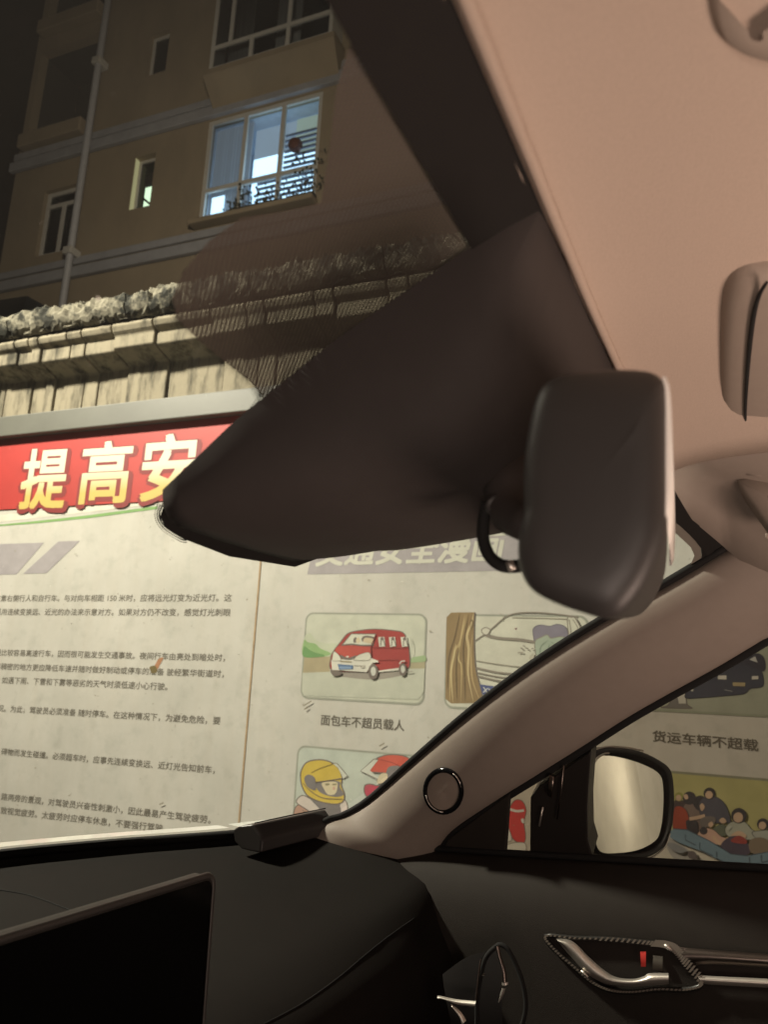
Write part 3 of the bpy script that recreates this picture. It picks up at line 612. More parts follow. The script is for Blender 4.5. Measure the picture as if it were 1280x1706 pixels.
# small half-lit window
room(R_small2, mat('pale_room', (.30, .29, .22), .9), .7)
winframe(R_small2, [], [], DBL + .15, .05)
gu = B(233, 320)[0]
mesh('lit_reveal', [(R_small2[0] + .004, DBL + .02, R_small2[1]), (R_small2[0] + .004, DBL + .14, R_small2[1]), (R_small2[0] + .004, DBL + .14, R_small2[3]), (R_small2[0] + .004, DBL + .02, R_small2[3])], [(0, 1, 2, 3)], emat('glowing_reveal', (.75, .72, .40), .30), bld)  # reveal glows by itself in place of lamplight falling on it
mesh('lit_pane', [(gu, DBL + .14, B(233, 345)[1] + .05), (R_small2[2] - .05, DBL + .14, B(233, 345)[1] + .05), (R_small2[2] - .05, DBL + .14, B(240, 305)[1]), (gu, DBL + .14, B(240, 305)[1])], [(0, 1, 2, 3)], emat('green_room_light', (.75, 1.0, .72), 1.1), bld)
box('dark_shade', (gu, DBL + .11, B(240, 303)[1]), (R_small2[2] - .05, DBL + .135, B(240, 284)[1]), m_dark, bld)
bx = MB(); 
bx.add([(gu, DBL + .12, B(233, 330)[1] + .1), (gu, DBL + .12, B(233, 330)[1] + .04), (R_small2[2] - .05, DBL + .12, B(250, 338)[1]), (R_small2[2] - .05, DBL + .12, B(250, 338)[1] + .06)], [(0, 1, 2, 3)]); bx.obj('window_stay', m_dark, bld)
# upper bay window (dark)
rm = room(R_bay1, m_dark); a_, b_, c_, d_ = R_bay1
D1 = DBL - .42
k1 = B(384, 60)[0]; k2 = B(481, 40)[0]; tz = B(361, 78)[1]; k3 = B(417, 85)[0]
rb = (B(354, 60, D1)[0], B(352, 118, D1)[1], B(555, 30, D1)[0], B(352, 118, D1)[1] + 2.3)
sc1 = D1 / DBL
winframe(rb, [(k1 * sc1, tz * sc1, rb[3]), (k2 * sc1, rb[1], rb[3]), (k3 * sc1, rb[1], tz * sc1)], [(tz * sc1, rb[0], rb[2])], D1, .075)
box('bay_sill', (rb[0] - .08, D1 - .06, rb[1] - .12), (rb[2] + .08, DBL - .003, rb[1] - .003), m_fac, bld); box('bay_lintel', (rb[0], D1 + .06, rb[3] + .003), (rb[2], DBL - .003, rb[3] + .2), m_fac, bld)
v = [(rb[0] - .08, D1 - .06, rb[1] - .125), (rb[2] + .08, D1 - .06, rb[1] - .125), (rb[2] + .02, DBL - .004, rb[1] - .75), (rb[0] - .02, DBL - .004, rb[1] - .75), (rb[0] - .08, DBL - .004, rb[1] - .125), (rb[2] + .08, DBL - .004, rb[1] - .125)]
mesh('bay_corbel', v, [(0, 1, 2, 3), (0, 3, 4), (1, 5, 2), (0, 4, 5, 1)], m_fac, bld)
for s_ in (rb[0], rb[2] - .04): box('bay_cheek', (s_, D1 + .062, rb[1]), (s_ + .04, DBL - .003, rb[3]), m_wframe, bld)
for x in (.15, 1.25): box('curtain', (rb[0] + x, DBL - .05, rb[1] + .05), (rb[0] + x + .55, DBL - .02, rb[3] - .05), m_curtain, bld)
# lit bay window
h = R_bay2; room(h, mat('white_room', (.5, .55, .62), .9), 1.0)
t1 = B(405, 240)[0]; t2 = B(467, 240)[0]; tr = B(405, 302)[1]
ed = mat('backlit_frame', (.10, .09, .08), .5, var=.1)
wf = winframe(h, [(t2, h[1], h[3]), (t1, h[1], h[3])], [(tr, h[0], h[2])], DBL + .02, .085, m_wframe, True)
em1 = emat('blue_white_room_light', (.55, .80, 1.0), 2.6); em2 = emat('curtain_glow', (.34, .42, .50), .7); em3 = emat('wall_glow', (.50, .60, .50), .5)
def panel(n, u0, w0, u1, w1, D, m_, parent=bld): return mesh(n, [(u0, D, w0), (u1, D, w0), (u1, D, w1), (u0, D, w1)], [(0, 1, 2, 3)], m_, parent)
panel('lit_room_wall', t1 - .1, h[1], h[2], B(408, 235)[1], DBL + .55, em1)
panel('lit_room_ceiling_wall', t1 - .1, B(408, 235)[1], t2, h[3], DBL + .55, em2)
panel('lit_room_shelf_wall', t2, B(408, 235)[1] - .1, h[2], h[3], DBL + .53, em3)
rows = [[(h[0] + (t1 - h[0]) * i / 40, DBL + .3 + .03 * math.sin(i * 1.9) , w_) for i in range(41)] for w_ in (h[1], h[3])]
v, f = grid(rows); mesh('curtain', v, f, emat('lit_curtain', (.40, .47, .55), .22), bld, True)
panel('lit_strip', h[0] + .12, h[1] + .05, h[0] + .42, tr - .05, DBL + .2, em1)
m = MB(); k = 0; zz = h[1] + .1
while zz < B(500, 200)[1] - .05:
    m.box((t2 - .55 if zz < tr else t2, DBL + .16, zz), (h[2], DBL + .19, zz + .05)); zz += .115
o = m.obj('blind_slats', mat('blind_slat_grey', (.16, .17, .22), .6), bld); o['kind'] = 'stuff'
# plants on the sill, silhouetted
m_leaf = mat('dark_leaf', (.03, .035, .02), .8)
def plant(name, uc, wd, ht, label, seed):
    rs = random.Random(seed); m = MB(); w0 = h[1] - .05
    for i in range(int(150 * wd)):
        x = uc + rs.gauss(0, wd * .30); z = w0 + .1 + abs(rs.gauss(0, .42)) * ht; y = DBL - .12 + rs.uniform(-.07, .07); s = rs.uniform(.035, .09); q = rs.uniform(0, 6.28)
        dx, dz = math.cos(q) * s, math.sin(q) * s
        m.add([(x, y, z), (x + dx * .5 - dz * .3, y + .02, z + dz * .5 + dx * .3), (x + dx, y, z + dz), (x + dx * .5 + dz * .3, y - .02, z + dz * .5 - dx * .3)], [(0, 1, 2, 3)])
    for i in range(int(14 * wd) + 3):
        x = uc + rs.uniform(-.3, .3) * wd; m.add([(x - .008, DBL - .12, w0), (x + .008, DBL - .12, w0), (x + rs.uniform(-.2, .2) * wd, DBL - .12, w0 + ht * rs.uniform(.4, .9))], [(0, 1, 2)])
    o = empty(name, label, 'plant', None, 'plants on the lit window sill'); o.matrix_world = FRAME
    m.obj('foliage', m_leaf, o); p = MB(); p.box((uc - wd * .4, DBL - .20, w0 - .10), (uc + wd * .4, DBL - .05, w0 + .06)); bevel(p.obj('pot', m_dark, o), .02)
plant('potted_plant', B(415, 330)[0], .75, .55, 'low bushy potted plant silhouetted at the left of the lit bay window', 1)
plant('potted_plant', B(455, 325)[0], .6, .35, 'small dark potted plant at the middle of the lit bay window', 2)
plant('potted_plant', B(508, 325)[0], .7, .95, 'tall spiky potted plant before the blinds of the lit bay window', 3)
box('window_ledge', (h[0] - .06, DBL - .25, h[1] - .16), (h[2] + .06, DBL - .002, h[1] - .06), m_fac, bld, .02)
# round lamp/ornament silhouettes on the mullion
bm = bmesh.new(); bmesh.ops.create_uvsphere(bm, u_segments=12, v_segments=8, radius=.14); me = bpy.data.meshes.new('hanging_lantern'); bm.to_mesh(me); bm.free(); me.materials.append(mat('red_lantern', (.10, .03, .02), .7))
o = bpy.data.objects.new('hanging_lantern', me); COL.objects.link(o); o.matrix_world = FRAME @ Matrix.Translation((B(487, 235)[0], DBL + .12, B(487, 235)[1]))
tag(o, 'small dark round lantern hanging inside the lit bay window', 'lantern')
# string courses, pipe
for py in (241, 437):
    wz = B(100, py)[1] if py > 300 else B(100, 240)[1]
    box('string_course', (UL - .06, DBL - .07, wz - .16), (8, DBL - .002, wz), m_band, bld, .015); box('string_course', (UL - .1, DBL - .12, wz - .47), (8, DBL - .002, wz - .24), m_band, bld, .02)
pt = B(181, 0, DBL - .15); pb = B(110, 500, DBL - .15)
um = (pt[0] + pb[0]) / 2
tube('drain_pipe', [(um, DBL - .2, GZ), (um, DBL - .2, 12.4), (um, DBL - .2, 21)], .075, mat('pale_pipe', (.40, .40, .42), .5, var=.1), bld, 12)
for py in (118, 420): wz = B(165, py)[1]; box('pipe_collar', (um - .11, DBL - .31, wz - .08), (um + .11, DBL - .01, wz + .08), m_wframe, bld, .02)
# dark neighbour to the left
nb = empty('tall_building', 'dark unlit building beyond the left end of the apartment block', 'building', FRAME)
box('wall', (-40, 20, GZ), (UL - 4.5, 32, 40), mat('dark_brown_wall', (.10, .07, .05), .9, var=.2, scale=.6), nb)

# ================================================================== THE CAR
car = empty('parked_car', 'interior of a parked car with beige headliner and black dashboard beside the notice board', 'car')
XC = .459
TXB = [0, .544, .739, .897, 1]
def Bc(t):
    a = abs(t); return V(XC + .659 * t, interp(a, TXB, [1.05, .961, .867, .745, .632]), interp(a, TXB, [-.255, -.25, -.243, -.232, -.213]))
def Hc(t):
    a = abs(t); return V(XC + .491 * t, interp(a, [0, .3, .6, .85, 1], [.092, .090, .084, .065, .045]), interp(a, [0, .3, .6, .85, 1], [.242, .240, .228, .198, .170]))
def smooth1(fn, t):
    s = V(0, 0, 0); k = 0
    for d, wt in ((-.08, 1), (-.04, 2), (0, 3), (.04, 2), (.08, 1)):
        tt = t + d * (1 - abs(t) ** 4); s += fn(max(-1, min(1, tt))) * wt; k += wt
    return s / k
def S(t, v, off=0):
    b, h = smooth1(Bc, t), smooth1(Hc, t); p = b.lerp(h, v); p.x += .036 * t ** 3 * math.sin(math.pi * max(0, min(1, v)) ** .55); p += V(0, .35, .94) * (.010 * math.sin(math.pi * max(0, min(1, v))))
    return p + V(0, -.47, -.88) * off
ts = [-1 + 2 * i / 80 for i in range(81)]; vs2 = [j / 40 for j in range(41)]
rows = [[S(t, v) for t in ts] for v in vs2]
gv, gf = grid(rows)
windshield = mesh('windshield', gv, gf, m_glass, car, True)
def Sx(t, v):
    c = max(-1, min(1, t)); p = S(c, max(0, min(1, v)))
    if abs(t) > 1: k = math.copysign(1, t); p = p + (S(k, max(0, min(1, v))) - S(k * .9, max(0, min(1, v)))) * ((abs(t) - 1) / .1)
    if v > 1: p = p + (S(c, 1) - S(c, .9)) * ((v - 1) / .1)
    if v < 0: p = p + (S(c, 0) - S(c, .1)) * (-v / .1)
    return p
rows2 = [[Sx(t, v) for t in [-1.15 + 2.3 * i / 90 for i in range(91)]] for v in [-.1 + 1.25 * j / 50 for j in range(51)]]
_v, _f = grid(rows2); BVH = BVHTree.FromPolygons(_v, _f)
def onglass(px, py, off=.0015):
    d = Vector(ray(px, py)).normalized(); loc, nor, idx, dist = BVH.ray_cast(V(0, 0, 0), d)
    if loc is None: raise RuntimeError('miss %s %s' % (px, py))
    if nor.dot(d) > 0: nor = -nor
    return loc + nor * off
def glass_patch(name, pts, mt, off=.0015, closed_smooth=0, step=30):
    P = [tuple(p) for p in (spline(pts, closed_smooth, True) if closed_smooth else pts)]
    q = []
    for i, p in enumerate(P):
        a, b = np.array(p), np.array(P[(i + 1) % len(P)]); k = max(1, int(np.linalg.norm(b - a) / step))
        q += [tuple(a + (b - a) * j / k) for j in range(k)]
    n = len(q); xs = [p[0] for p in q]; ys = [p[1] for p in q]
    def inside(x, y):
        c = False
        for i in range(n):
            x0, y0 = q[i]; x1, y1 = q[(i + 1) % n]
            if (y0 > y) != (y1 > y) and x < (x1 - x0) * (y - y0) / (y1 - y0) + x0: c = not c
        return c
    pts2 = [Vector(p) for p in q]
    x = min(xs) + step / 2
    while x < max(xs):
        y = min(ys) + step / 2
        while y < max(ys):
            if inside(x, y) and min(abs(x - a) + abs(y - b) for a, b in q) > step * .5: pts2.append(Vector((x, y)))
            y += step
        x += step
    r = delaunay_2d_cdt(pts2, [(i, (i + 1) % n) for i in range(n)], [list(range(n))], 1, 1e-6)
    return mesh(name, [onglass(p[0], p[1], off) for p in r[0]], r[2], mt, car, True)
def strip(name, fa, fb, mt, n=60, parent=car, k=3):
    rows = [[fa(i / n).lerp(fb(i / n), j / k) for j in range(k + 1)] for i in range(n + 1)]
    v, f = grid(rows); return mesh(name, v, f, mt, parent, True)
# black ceramic border round the glass
strip('header_frit', lambda s: S(-1 + 2 * s, 1, .0055), lambda s: S(-1 + 2 * s, .966 - .004 * math.exp(-((s - .5) / .3) ** 2) + .022 * max(0, min(1, (abs(2 * s - 1) - .62) / .3)), .0055), m_frit)
strip('side_frit', lambda s: S(-1, .0 + s, .0025), lambda s: S(-.972, s, .0025), m_frit)
strip('base_frit', lambda s: S(-1 + 2 * s, 0, .0025), lambda s: S(-1 + 2 * s, .012, .0025), m_frit)
# grey dotted corner band and the solid corner around it
glass_patch('corner_frit', [(1085, 815), (1120, 838), (1160, 868), (1213, 913), (1130, 965), (1075, 995), (1115, 962), (1150, 942), (1168, 925), (1166, 905), (1148, 885), (1110, 855), (1080, 838)], m_frit, .004)
glass_patch('dotted_corner_frit', [(1090, 850), (1110, 855), (1148, 885), (1166, 905), (1168, 925), (1150, 942), (1115, 962), (1150, 936), (1156, 922), (1150, 908), (1120, 880), (1090, 862)], mat('grey_dotted_print', (.20, .18, .15), .6, var=.05), .0035)
# sensor window: dotted print, solid print
glass_patch('dotted_frit', [(620, 0), (605, 20), (574, 80), (556, 150), (546, 240), (532, 332), (470, 346), (400, 356), (345, 396), (302, 446), (285, 490), (292, 525), (330, 562), (378, 602), (418, 634), (434, 652), (437, 668), (472, 637), (552, 575), (702, 465), (802, 398), (812, 330), (760, 190), (700, 80), (660, 0)], m_dots, .002, 0, 26)
solid = [(435, 665), (400, 698), (350, 748), (300, 806), (270, 838), (264, 855), (274, 872), (300, 891), (380, 922), (490, 940), (600, 900), (800, 800), (860, 700), (850, 430), (812, 392), (700, 462), (550, 573), (470, 635)]
glass_patch('sensor_frit', solid, m_frit, .0028, 0, 26)
# dot rows along the printed edge
m = MB()
def dots(path, rows_, sp, off0):
    P = spline(path, 12); acc = 0
    for r in range(rows_):
        for i in range(len(P) - 1):
            a, b = P[i], P[i + 1]; t = (b - a); l = np.linalg.norm(t); 
            if l == 0: continue
            t /= l; nrm = np.array([t[1], -t[0]]); k = max(1, int(round(l / sp)))
            for j in range(k):
                c = a + t * l * (j + (.5 if r % 2 else 0)) / k + nrm * (off0 + r * sp * .8); rad = sp * .36 * (1 - .22 * r)
                cp = onglass(c[0], c[1], .0016); e1 = onglass(c[0] + rad, c[1], .0016) - cp; e2 = onglass(c[0], c[1] + rad, .0016) - cp
                m.add([cp + e1 * math.cos(q) + e2 * math.sin(q) for q in [x * 1.0472 for x in range(6)]], [tuple(range(6))])
dots([(434, 655), (400, 699), (350, 749), (300, 807), (270, 839)][::-1], 2, 4.6, -1.0)
dots([(310, 893), (300, 891), (274, 874), (264, 856), (269, 838)][::1], 3, 4.6, 0)
dots([(285, 490), (292, 525), (330, 562), (378, 602), (418, 634), (434, 655)][::-1], 4, 4.6, 0)
o = m.obj('frit_dots', m_frit, car); o['kind'] = 'stuff'

# sensor cover hanging under the glass
def hous():
    rows = []; n = 16
    for i in range(n + 1):
        y = .338 - (.338 - .088) * i / n
        hw = interp(y, [.088, .118, .2, .27, .338], [.118, .121, .119, .108, .088]); 
        v = (y - .095)  # find glass height at (x,y)
        def gz(x):
            loc, nor, idx, dist = BVH.ray_cast(V(x, y, -.3), V(0, 0, 1)); return loc.z - .004
        zc = interp(y, [.088, .100, .13, .16, .24, .30, .338], [.232, .150, .114, .1045, .0925, .091, .093])
        def lowz(x): return min(gz(x), zc + .020 * ((x - XC) / hw) ** 2 * min(1, (.345 - y) * 12))
        r = []
        for s in (-1, -.985, -.96, -.90, -.8, -.6, -.3, 0, .3, .6, .8, .90, .96, .985, 1):
            x = XC + hw * s; g_ = gz(x); lo = lowz(x); e = max(0, (1 - abs(s)) / .2); e = min(1, e); k = math.sqrt(1 - (1 - e) ** 2)
            r.append(V(x, y, g_ + (lo - g_) * k))
        rows.append(r)
    v, f = grid(rows); mm = len(rows[0]); f += [tuple(range(mm - 1, -1, -1))]
    return mesh('sensor_cover', v, f, m_housing, car, True)
hc = hous()
# join line on the cover
tube('cover_seam', [onX(x, y, .372) for x, y in ((560, 712), (650, 680), (740, 632), (820, 600))], .0006, m_black, hc, 6)

# headliner
def headl():
    rows = []
    for i in range(46):
        x = -.35 + 1.60 * i / 45; t = (x - XC) / .491; 
        r = []
        for j in range(30):
            s = j / 29
            if abs(t) <= 1: e = smooth1(Hc, t)
            else: e = Hc(math.copysign(1, t))
            ex = x if abs(t) <= 1 else e.x
            y0, z0 = e.y, e.z
            y = y0 - s * s * 1.7 - s * .02
            dn = max(0, min(1, (abs(x - XC) - .20) / .15))
            zf = .262 - .030 * dn * dn * (3 - 2 * dn)          # roof falls to the sides
            zz = z0 + (zf - z0) * (1 - math.exp(-(y0 - y) / .05)) - .006 * math.exp(-(y0 - y) / .012)
            r.append(V(x if abs(t) <= 1 else x, y, zz))
        rows.append(r)
    rows = [r for r in rows if abs(r[0].x - XC) < .355]
    rows = [[p + V(-.002, 0, .03) for p in rows[0]]] + rows + [[p + V(.002, 0, .03) for p in rows[-1]]]
    v, f = grid(rows); return mesh('headliner', v, f, m_head, car, True)
hl = headl()
# rolled edge where the headliner meets the glass
tube('headliner_edge', [S(-1 + 2 * i / 50, 1, .007) + V(0, -.004, 0) for i in range(9, 41)], .003, m_head, car, 10)
# roof skin outside
rows = [[V(XC + .62 * a, .045 - .03 * abs(a) - b * 2.1, .30 - .07 * abs(a) ** 3) for a in [-1 + k / 6 for k in range(13)]] for b in [k / 8 for k in range(9)]]
v, f = grid(rows); mesh('roof_panel', v, f, m_paint, car, True)

# sun visor lying against the headliner
def visor():
    def pt(x, y, z): return onZ(x, y, z)
    P = [(1330, 440), (1290, 446), (1240, 452), (1210, 470), (1199, 510), (1196, 600), (1197, 680), (1204, 735), (1225, 756), (1262, 765), (1330, 768)]
    Q = spline(P, 5); n = len(Q)
    outer = [pt(*q, .254) for q in Q]; far = V(.68, -.17, .254)
    top = [p + V(0, 0, .03) for p in outer]
    inn = [p.lerp(far, .05) + V(0, 0, -.006) for p in outer]; inn2 = [p.lerp(far, .12) + V(0, 0, -.008) for p in outer]; cen = [p.lerp(far, .6) + V(0, 0, -.009) for p in outer]
    v, f = grid([top, outer, inn, inn2, cen]); o = mesh('sun_visor', v, f, m_trim2, car, True); subsurf(o, 1)
    G = spline([(1279, 470), (1266, 492), (1256, 530), (1248, 600), (1243, 680), (1245, 725), (1249, 742)], 8)
    tube('visor_mirror_gap', [pt(*q, .2455) for q in G], [.0004 + .0012 * math.sin(math.pi * min(1, .12 + i / len(G))) for i in range(len(G))], m_rubber, o, 8)
    return o
vz = visor()
# visor pivot
o = tube('visor_hinge', [onX(x, y, .83) for x, y in ((1238, 772), (1250, 782), (1268, 785), (1300, 778))], [.004, .0065, .0065, .005], m_trim, car, 10)
tube('hinge_slot', [onX(x, y, .822) for x, y in ((1232, 768), (1243, 777), (1256, 774), (1268, 771), (1300, 768))], .0018, m_rubber, o, 6)
# overhead console at the top right
def console():
    P = [(1168, -60), (1172, -20), (1178, 10), (1192, 45), (1220, 72), (1260, 90), (1330, 100), (1400, 60), (1400, -60)]
    Q = spline(P, 4); outer = [onZ(*q, .259) for q in Q]; c = sum(outer, V(0, 0, 0)) / len(outer)
    v, f = grid([outer, [p.lerp(c, .2) + V(0, 0, -.005) for p in outer], [p.lerp(c, .35) + V(0, 0, -.007) for p in outer], [p.lerp(c, .9) + V(0, 0, -.007) for p in outer]])
    return mesh('overhead_console', v, f, m_trim2, car, True)
console()

# right roof side trim + A pillar trim
Lp = [(505, 1384), (523, 1376), (600, 1338), (680, 1268), (760, 1198), (840, 1134), (920, 1078), (1010, 1022), (1110, 965), (1205, 908)]
Rp = [(700, 1475), (722, 1447), (750, 1392), (820, 1342), (900, 1292), (975, 1245), (1050, 1197), (1120, 1157), (1200, 1113), (1285, 1062)]
def pillar():
    A = spline(Lp, 5); Bq = spline(Rp, 5); rows = []
    n = len(A)
    for i, (a, b) in enumerate(zip(A, Bq)):
        l = onglass(min(a[0], 1213), a[1], .006); r = onside(*b, .004); m_ = (l + r) / 2; inw = V(-.85, -.35, -.05); r0 = r * 1.03; l0 = l * 1.03
        row = [l0, l]
        for s in (.12, .3, .5, .7, .88): row.append(l.lerp(r, s) + inw * (.030 * math.sin(math.pi * s) ** .7))
        row += [r, r0]; rows.append(row)
    # run on behind the frame along the roof side
    l, r = rows[-1][1], rows[-1][-2]
    for k in (1, 2, 3):
        rows.append([p + V(-.012 * k, -.16 * k, .045 * k - .008 * k * k) for p in rows[n - 1]])
    v, f = grid(rows); o = mesh('pillar_trim', v, f, m_trim, car, True); subsurf(o, 1); return o, A, Bq
pil, PA, PB = pillar()
pil['label'] = 'beige windshield pillar trim with a round speaker'
tube('pillar_seal', [onglass(min(p[0], 1213), p[1], .004) for p in PA], .0048, m_rubber, car, 8)
tube('window_seal', [onside(*p, -.002) for p in PB], .0065, m_rubber, car, 8)
# roof side trim between headliner and pillar
def rside():
    rows = []
    top = [(1060, 762), (1118, 762), (1160, 763), (1200, 765), (1240, 767), (1285, 769), (1400, 772)]
    bot = [(1085, 812), (1122, 842), (1160, 872), (1212, 914), (1240, 940), (1285, 978), (1420, 1080)]
    for (a, b) in zip(spline(top, 4), spline(bot, 4)):
        p = onX(*a, .80 if a[0] < 1280 else .80); q = onX(*b, interp(b[0], [1085, 1213, 1290, 1420], [.83, .940, .965, 1.0]))
        rows.append([p + V(-.01, 0, .015)] + [p.lerp(q, s) + V(.0, 0, .018 * math.sin(math.pi * s)) for s in (0, .25, .5, .75, 1)] + [q + V(.02, 0.01, .01)])
    v, f = grid(rows); return mesh('roof_side_trim', v, f, m_trim, car, True)
rst = rside()
# grab-handle side panel, right edge of the frame
P = [(1228, 800), (1252, 838), (1285, 885), (1300, 905), (1330, 860), (1330, 790), (1285, 786), (1250, 790)]
Q = spline(P, 3, True); oc = [onX(*q, .845) for q in Q]; cc = sum(oc, V(0, 0, 0)) / len(oc)
v, f = grid([[p + V(.03, 0, 0) for p in oc + oc[:1]], oc + oc[:1], [p.lerp(cc, .2) + V(-.006, 0, 0) for p in oc + oc[:1]], [p.lerp(cc, .95) + V(-.007, 0, 0) for p in oc + oc[:1]]]); mesh('side_panel', v, f, m_trim, car, True)
tube('panel_screw', [onX(1276, 893, .83), onX(1283, 893, .83)], .003, m_trim2, car, 8)

# speaker in the pillar
def speaker():
    c = V(0, 0, 0)
    def pp(x, y): 
        d = Vector(ray(x, y)).normalized(); dg = bpy.context.evaluated_depsgraph_get(); return d
    l = onglass(655, 1290, .006); r = onside(806, 1352, .004)
    bpy.context.view_layer.update(); bv = BVHTree.FromObject(pil, bpy.context.evaluated_depsgraph_get())
    def hit(x, y):
        loc, nor, i, dd = bv.ray_cast(V(0, 0, 0), Vector(ray(x, y)).normalized()); return loc
    ring = [hit(739 + 30 * math.cos(q), 1318 + 35 * math.sin(q)) for q in [k * math.pi / 16 for k in range(32)]]
    tocam = -hit(739, 1318).normalized(); ring = [p + tocam * .004 for p in ring]
    o = tube('speaker_ring', ring, .0038, m_gloss, pil, 10, True)
    c = sum(ring, V(0, 0, 0)) / 32
    v, f = grid([[p + (c - p) * s + tocam * h_ for p in ring + ring[:1]] for s, h_ in ((0, 0), (.1, .0008), (.4, .0022), (.7, .003), (.98, .0033))]); mesh('speaker_grille', v, f, m_trim2, pil, True)
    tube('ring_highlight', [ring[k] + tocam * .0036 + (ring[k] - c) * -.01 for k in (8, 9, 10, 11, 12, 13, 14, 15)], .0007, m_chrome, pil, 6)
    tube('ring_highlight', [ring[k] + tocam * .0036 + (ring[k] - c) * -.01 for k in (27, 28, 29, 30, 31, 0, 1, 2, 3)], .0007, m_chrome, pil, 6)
speaker()

# side window, frame, quarter
def sp(px, py, off=0): return onside(px, py, off)
sw = [sp(700, 1440), sp(1290, 1452), V(1.16, -.9, -.17)]
rows = []
for s in [i / 20 for i in range(21)]:
    r = []
    for z in [-.30 + .5 * k / 24 for k in range(25)]:
        yf = interp(z, [-.30, -.263, -.213, -.157, -.108, -.065, -.025, .008, .038, .076, .2], [.47, .462, .434, .36, .286, .222, .161, .108, .051, -.005, -.12])
        r.append(V(SIDE_D - .43 * z, yf - (yf + 1.0) * s, z))
    rows.append(r)
v, f = grid(rows); mesh('side_window', v, f, m_sideglass, car, True)
m_cheat = mat('cheater_plastic', (.022, .019, .017), .35, var=.05)
# black cheater panel and mirror foot
def prism(name, px, off, th, mt, parent=car, bev=.002):
    a_ = [sp(*p, off) for p in px]; nn = V(*SIDE_N).normalized() * th; b_ = [p + nn for p in a_]; n = len(a_)
    o = mesh(name, a_ + b_, [tuple(range(n)), tuple(range(2 * n - 1, n - 1, -1))] + [(i, n + i, n + (i + 1) % n, (i + 1) % n) for i in range(n)], mt, parent)
    bm = bmesh.new(); bm.from_mesh(o.data); bmesh.ops.recalc_face_normals(bm, faces=bm.faces); bm.to_mesh(o.data); bm.free()
    if bev: bevel(o, bev)
    return o
prism('cheater_panel', [(883, 1425), (884, 1330), (897, 1312), (985, 1252), (985, 1262), (982, 1300), (979, 1345), (980, 1400), (988, 1428)], .004, .05, m_cheat)
prism('window_post', [(735, 1425), (745, 1400), (850, 1322), (848, 1345), (842, 1430), (735, 1440)], .006, .012, m_door)
tube('panel_glint_rib', [sp(940, 1275, .008), sp(935, 1320, .008), sp(929, 1364, .008)], .0012, m_dchrome, car, 6)
tube('panel_glint_rib', [sp(920, 1292, .010), sp(916, 1325, .010)], .0055, m_dchrome, car, 8, flat=.4)  # strip shaped as the pale upright reflection on the glass
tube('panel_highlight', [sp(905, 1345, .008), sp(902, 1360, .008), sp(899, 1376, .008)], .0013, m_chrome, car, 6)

# door: belt line, panel, handle
def doorpanel():
    belt = [(700, 1418), (842, 1423), (985, 1433), (1130, 1441), (1290, 1450)]
    rows = []
    prof = [(0, 0.002), (-.015, -.004), (-.035, -.014), (-.045, -.020), (-.06, -.045), (-.068, -.075), (-.072, -.11), (-.075, -.2), (-.078, -.32), (-.06, -.5)]
    ys = [.75, .6, .5, .40, .3, .2, .1, 0, -.1, -.3, -.7]
    for y in ys:
        zb = interp(y, [-.3, 0.006, .345, .75], [-.175, -.1985, -.2255, -.256])
        xb = SIDE_D - .43 * zb
        rows.append([V(xb + .02, y, zb - .01)] + [V(xb + dx, y, zb + dz) for dx, dz in prof])
    v, f = grid(rows); o = mesh('door_panel', v, f, m_door, car, True); subsurf(o, 1); return o
door = doorpanel(); door['label'] = 'dark passenger door panel with lever handle'
tube('belt_seal', [V(SIDE_D - .43 * z - .006, y, z) for y, z in ((.75, -.252), (.345, -.2225), (.2, -.211), (.006, -.195), (-.3, -.171), (-.7, -.14))], .0045, m_rubber, car, 8)
_dg = bpy.context.evaluated_depsgraph_get()
bpy.context.view_layer.update(); _dg = bpy.context.evaluated_depsgraph_get(); bvd = BVHTree.FromObject(door, _dg)
def ondoor(px, py, off=.004):
    d = Vector(ray(px, py)).normalized(); loc, nor, i, dd = bvd.ray_cast(V(0, 0, 0), d)
    if loc is None: return onX(px, py, 1.07)
    return loc - d * off
def H(x, y): return (880 + x / 3.2, 1530 + y / 3.2)
def dstrip(name, top, bot, mt, off=.004, n=6, bulge=.006, parent=door):
    A = spline(top, n); Bq = spline(bot, n); d = []
    rows = []
    for a, b in zip(A, Bq):
        p, q = ondoor(*a, off), ondoor(*b, off); rows.append([p + (q - p) * s - p.normalized() * bulge * math.sin(math.pi * s) for s in (0, .1, .25, .5, .75, .9, 1)])
    v, f = grid(rows); return mesh(name, v, f, mt, parent, True)
# recess plate
Pz = [H(*p) for p in ((95, 95), (250, 105), (450, 112), (640, 130), (730, 138), (790, 165), (850, 240), (930, 345), (850, 380), (700, 378), (560, 392), (450, 385), (350, 345), (250, 262), (150, 175))]
Q = spline(Pz, 3, True); oc = [ondoor(*q, .003) for q in Q]; cc = sum(oc, V(0, 0, 0)) / len(oc)
v, f = grid([oc + oc[:1], [p.lerp(cc, .08) + V(.006, 0, 0) for p in oc + oc[:1]], [p.lerp(cc, .95) + V(.010, 0, 0) for p in oc + oc[:1]]])
hp = mesh('handle_recess', v, f, m_black, door, True)
tube('recess_rim', [ondoor(*q, .005) for q in Q], .0032, m_carbon, door, 8, True)
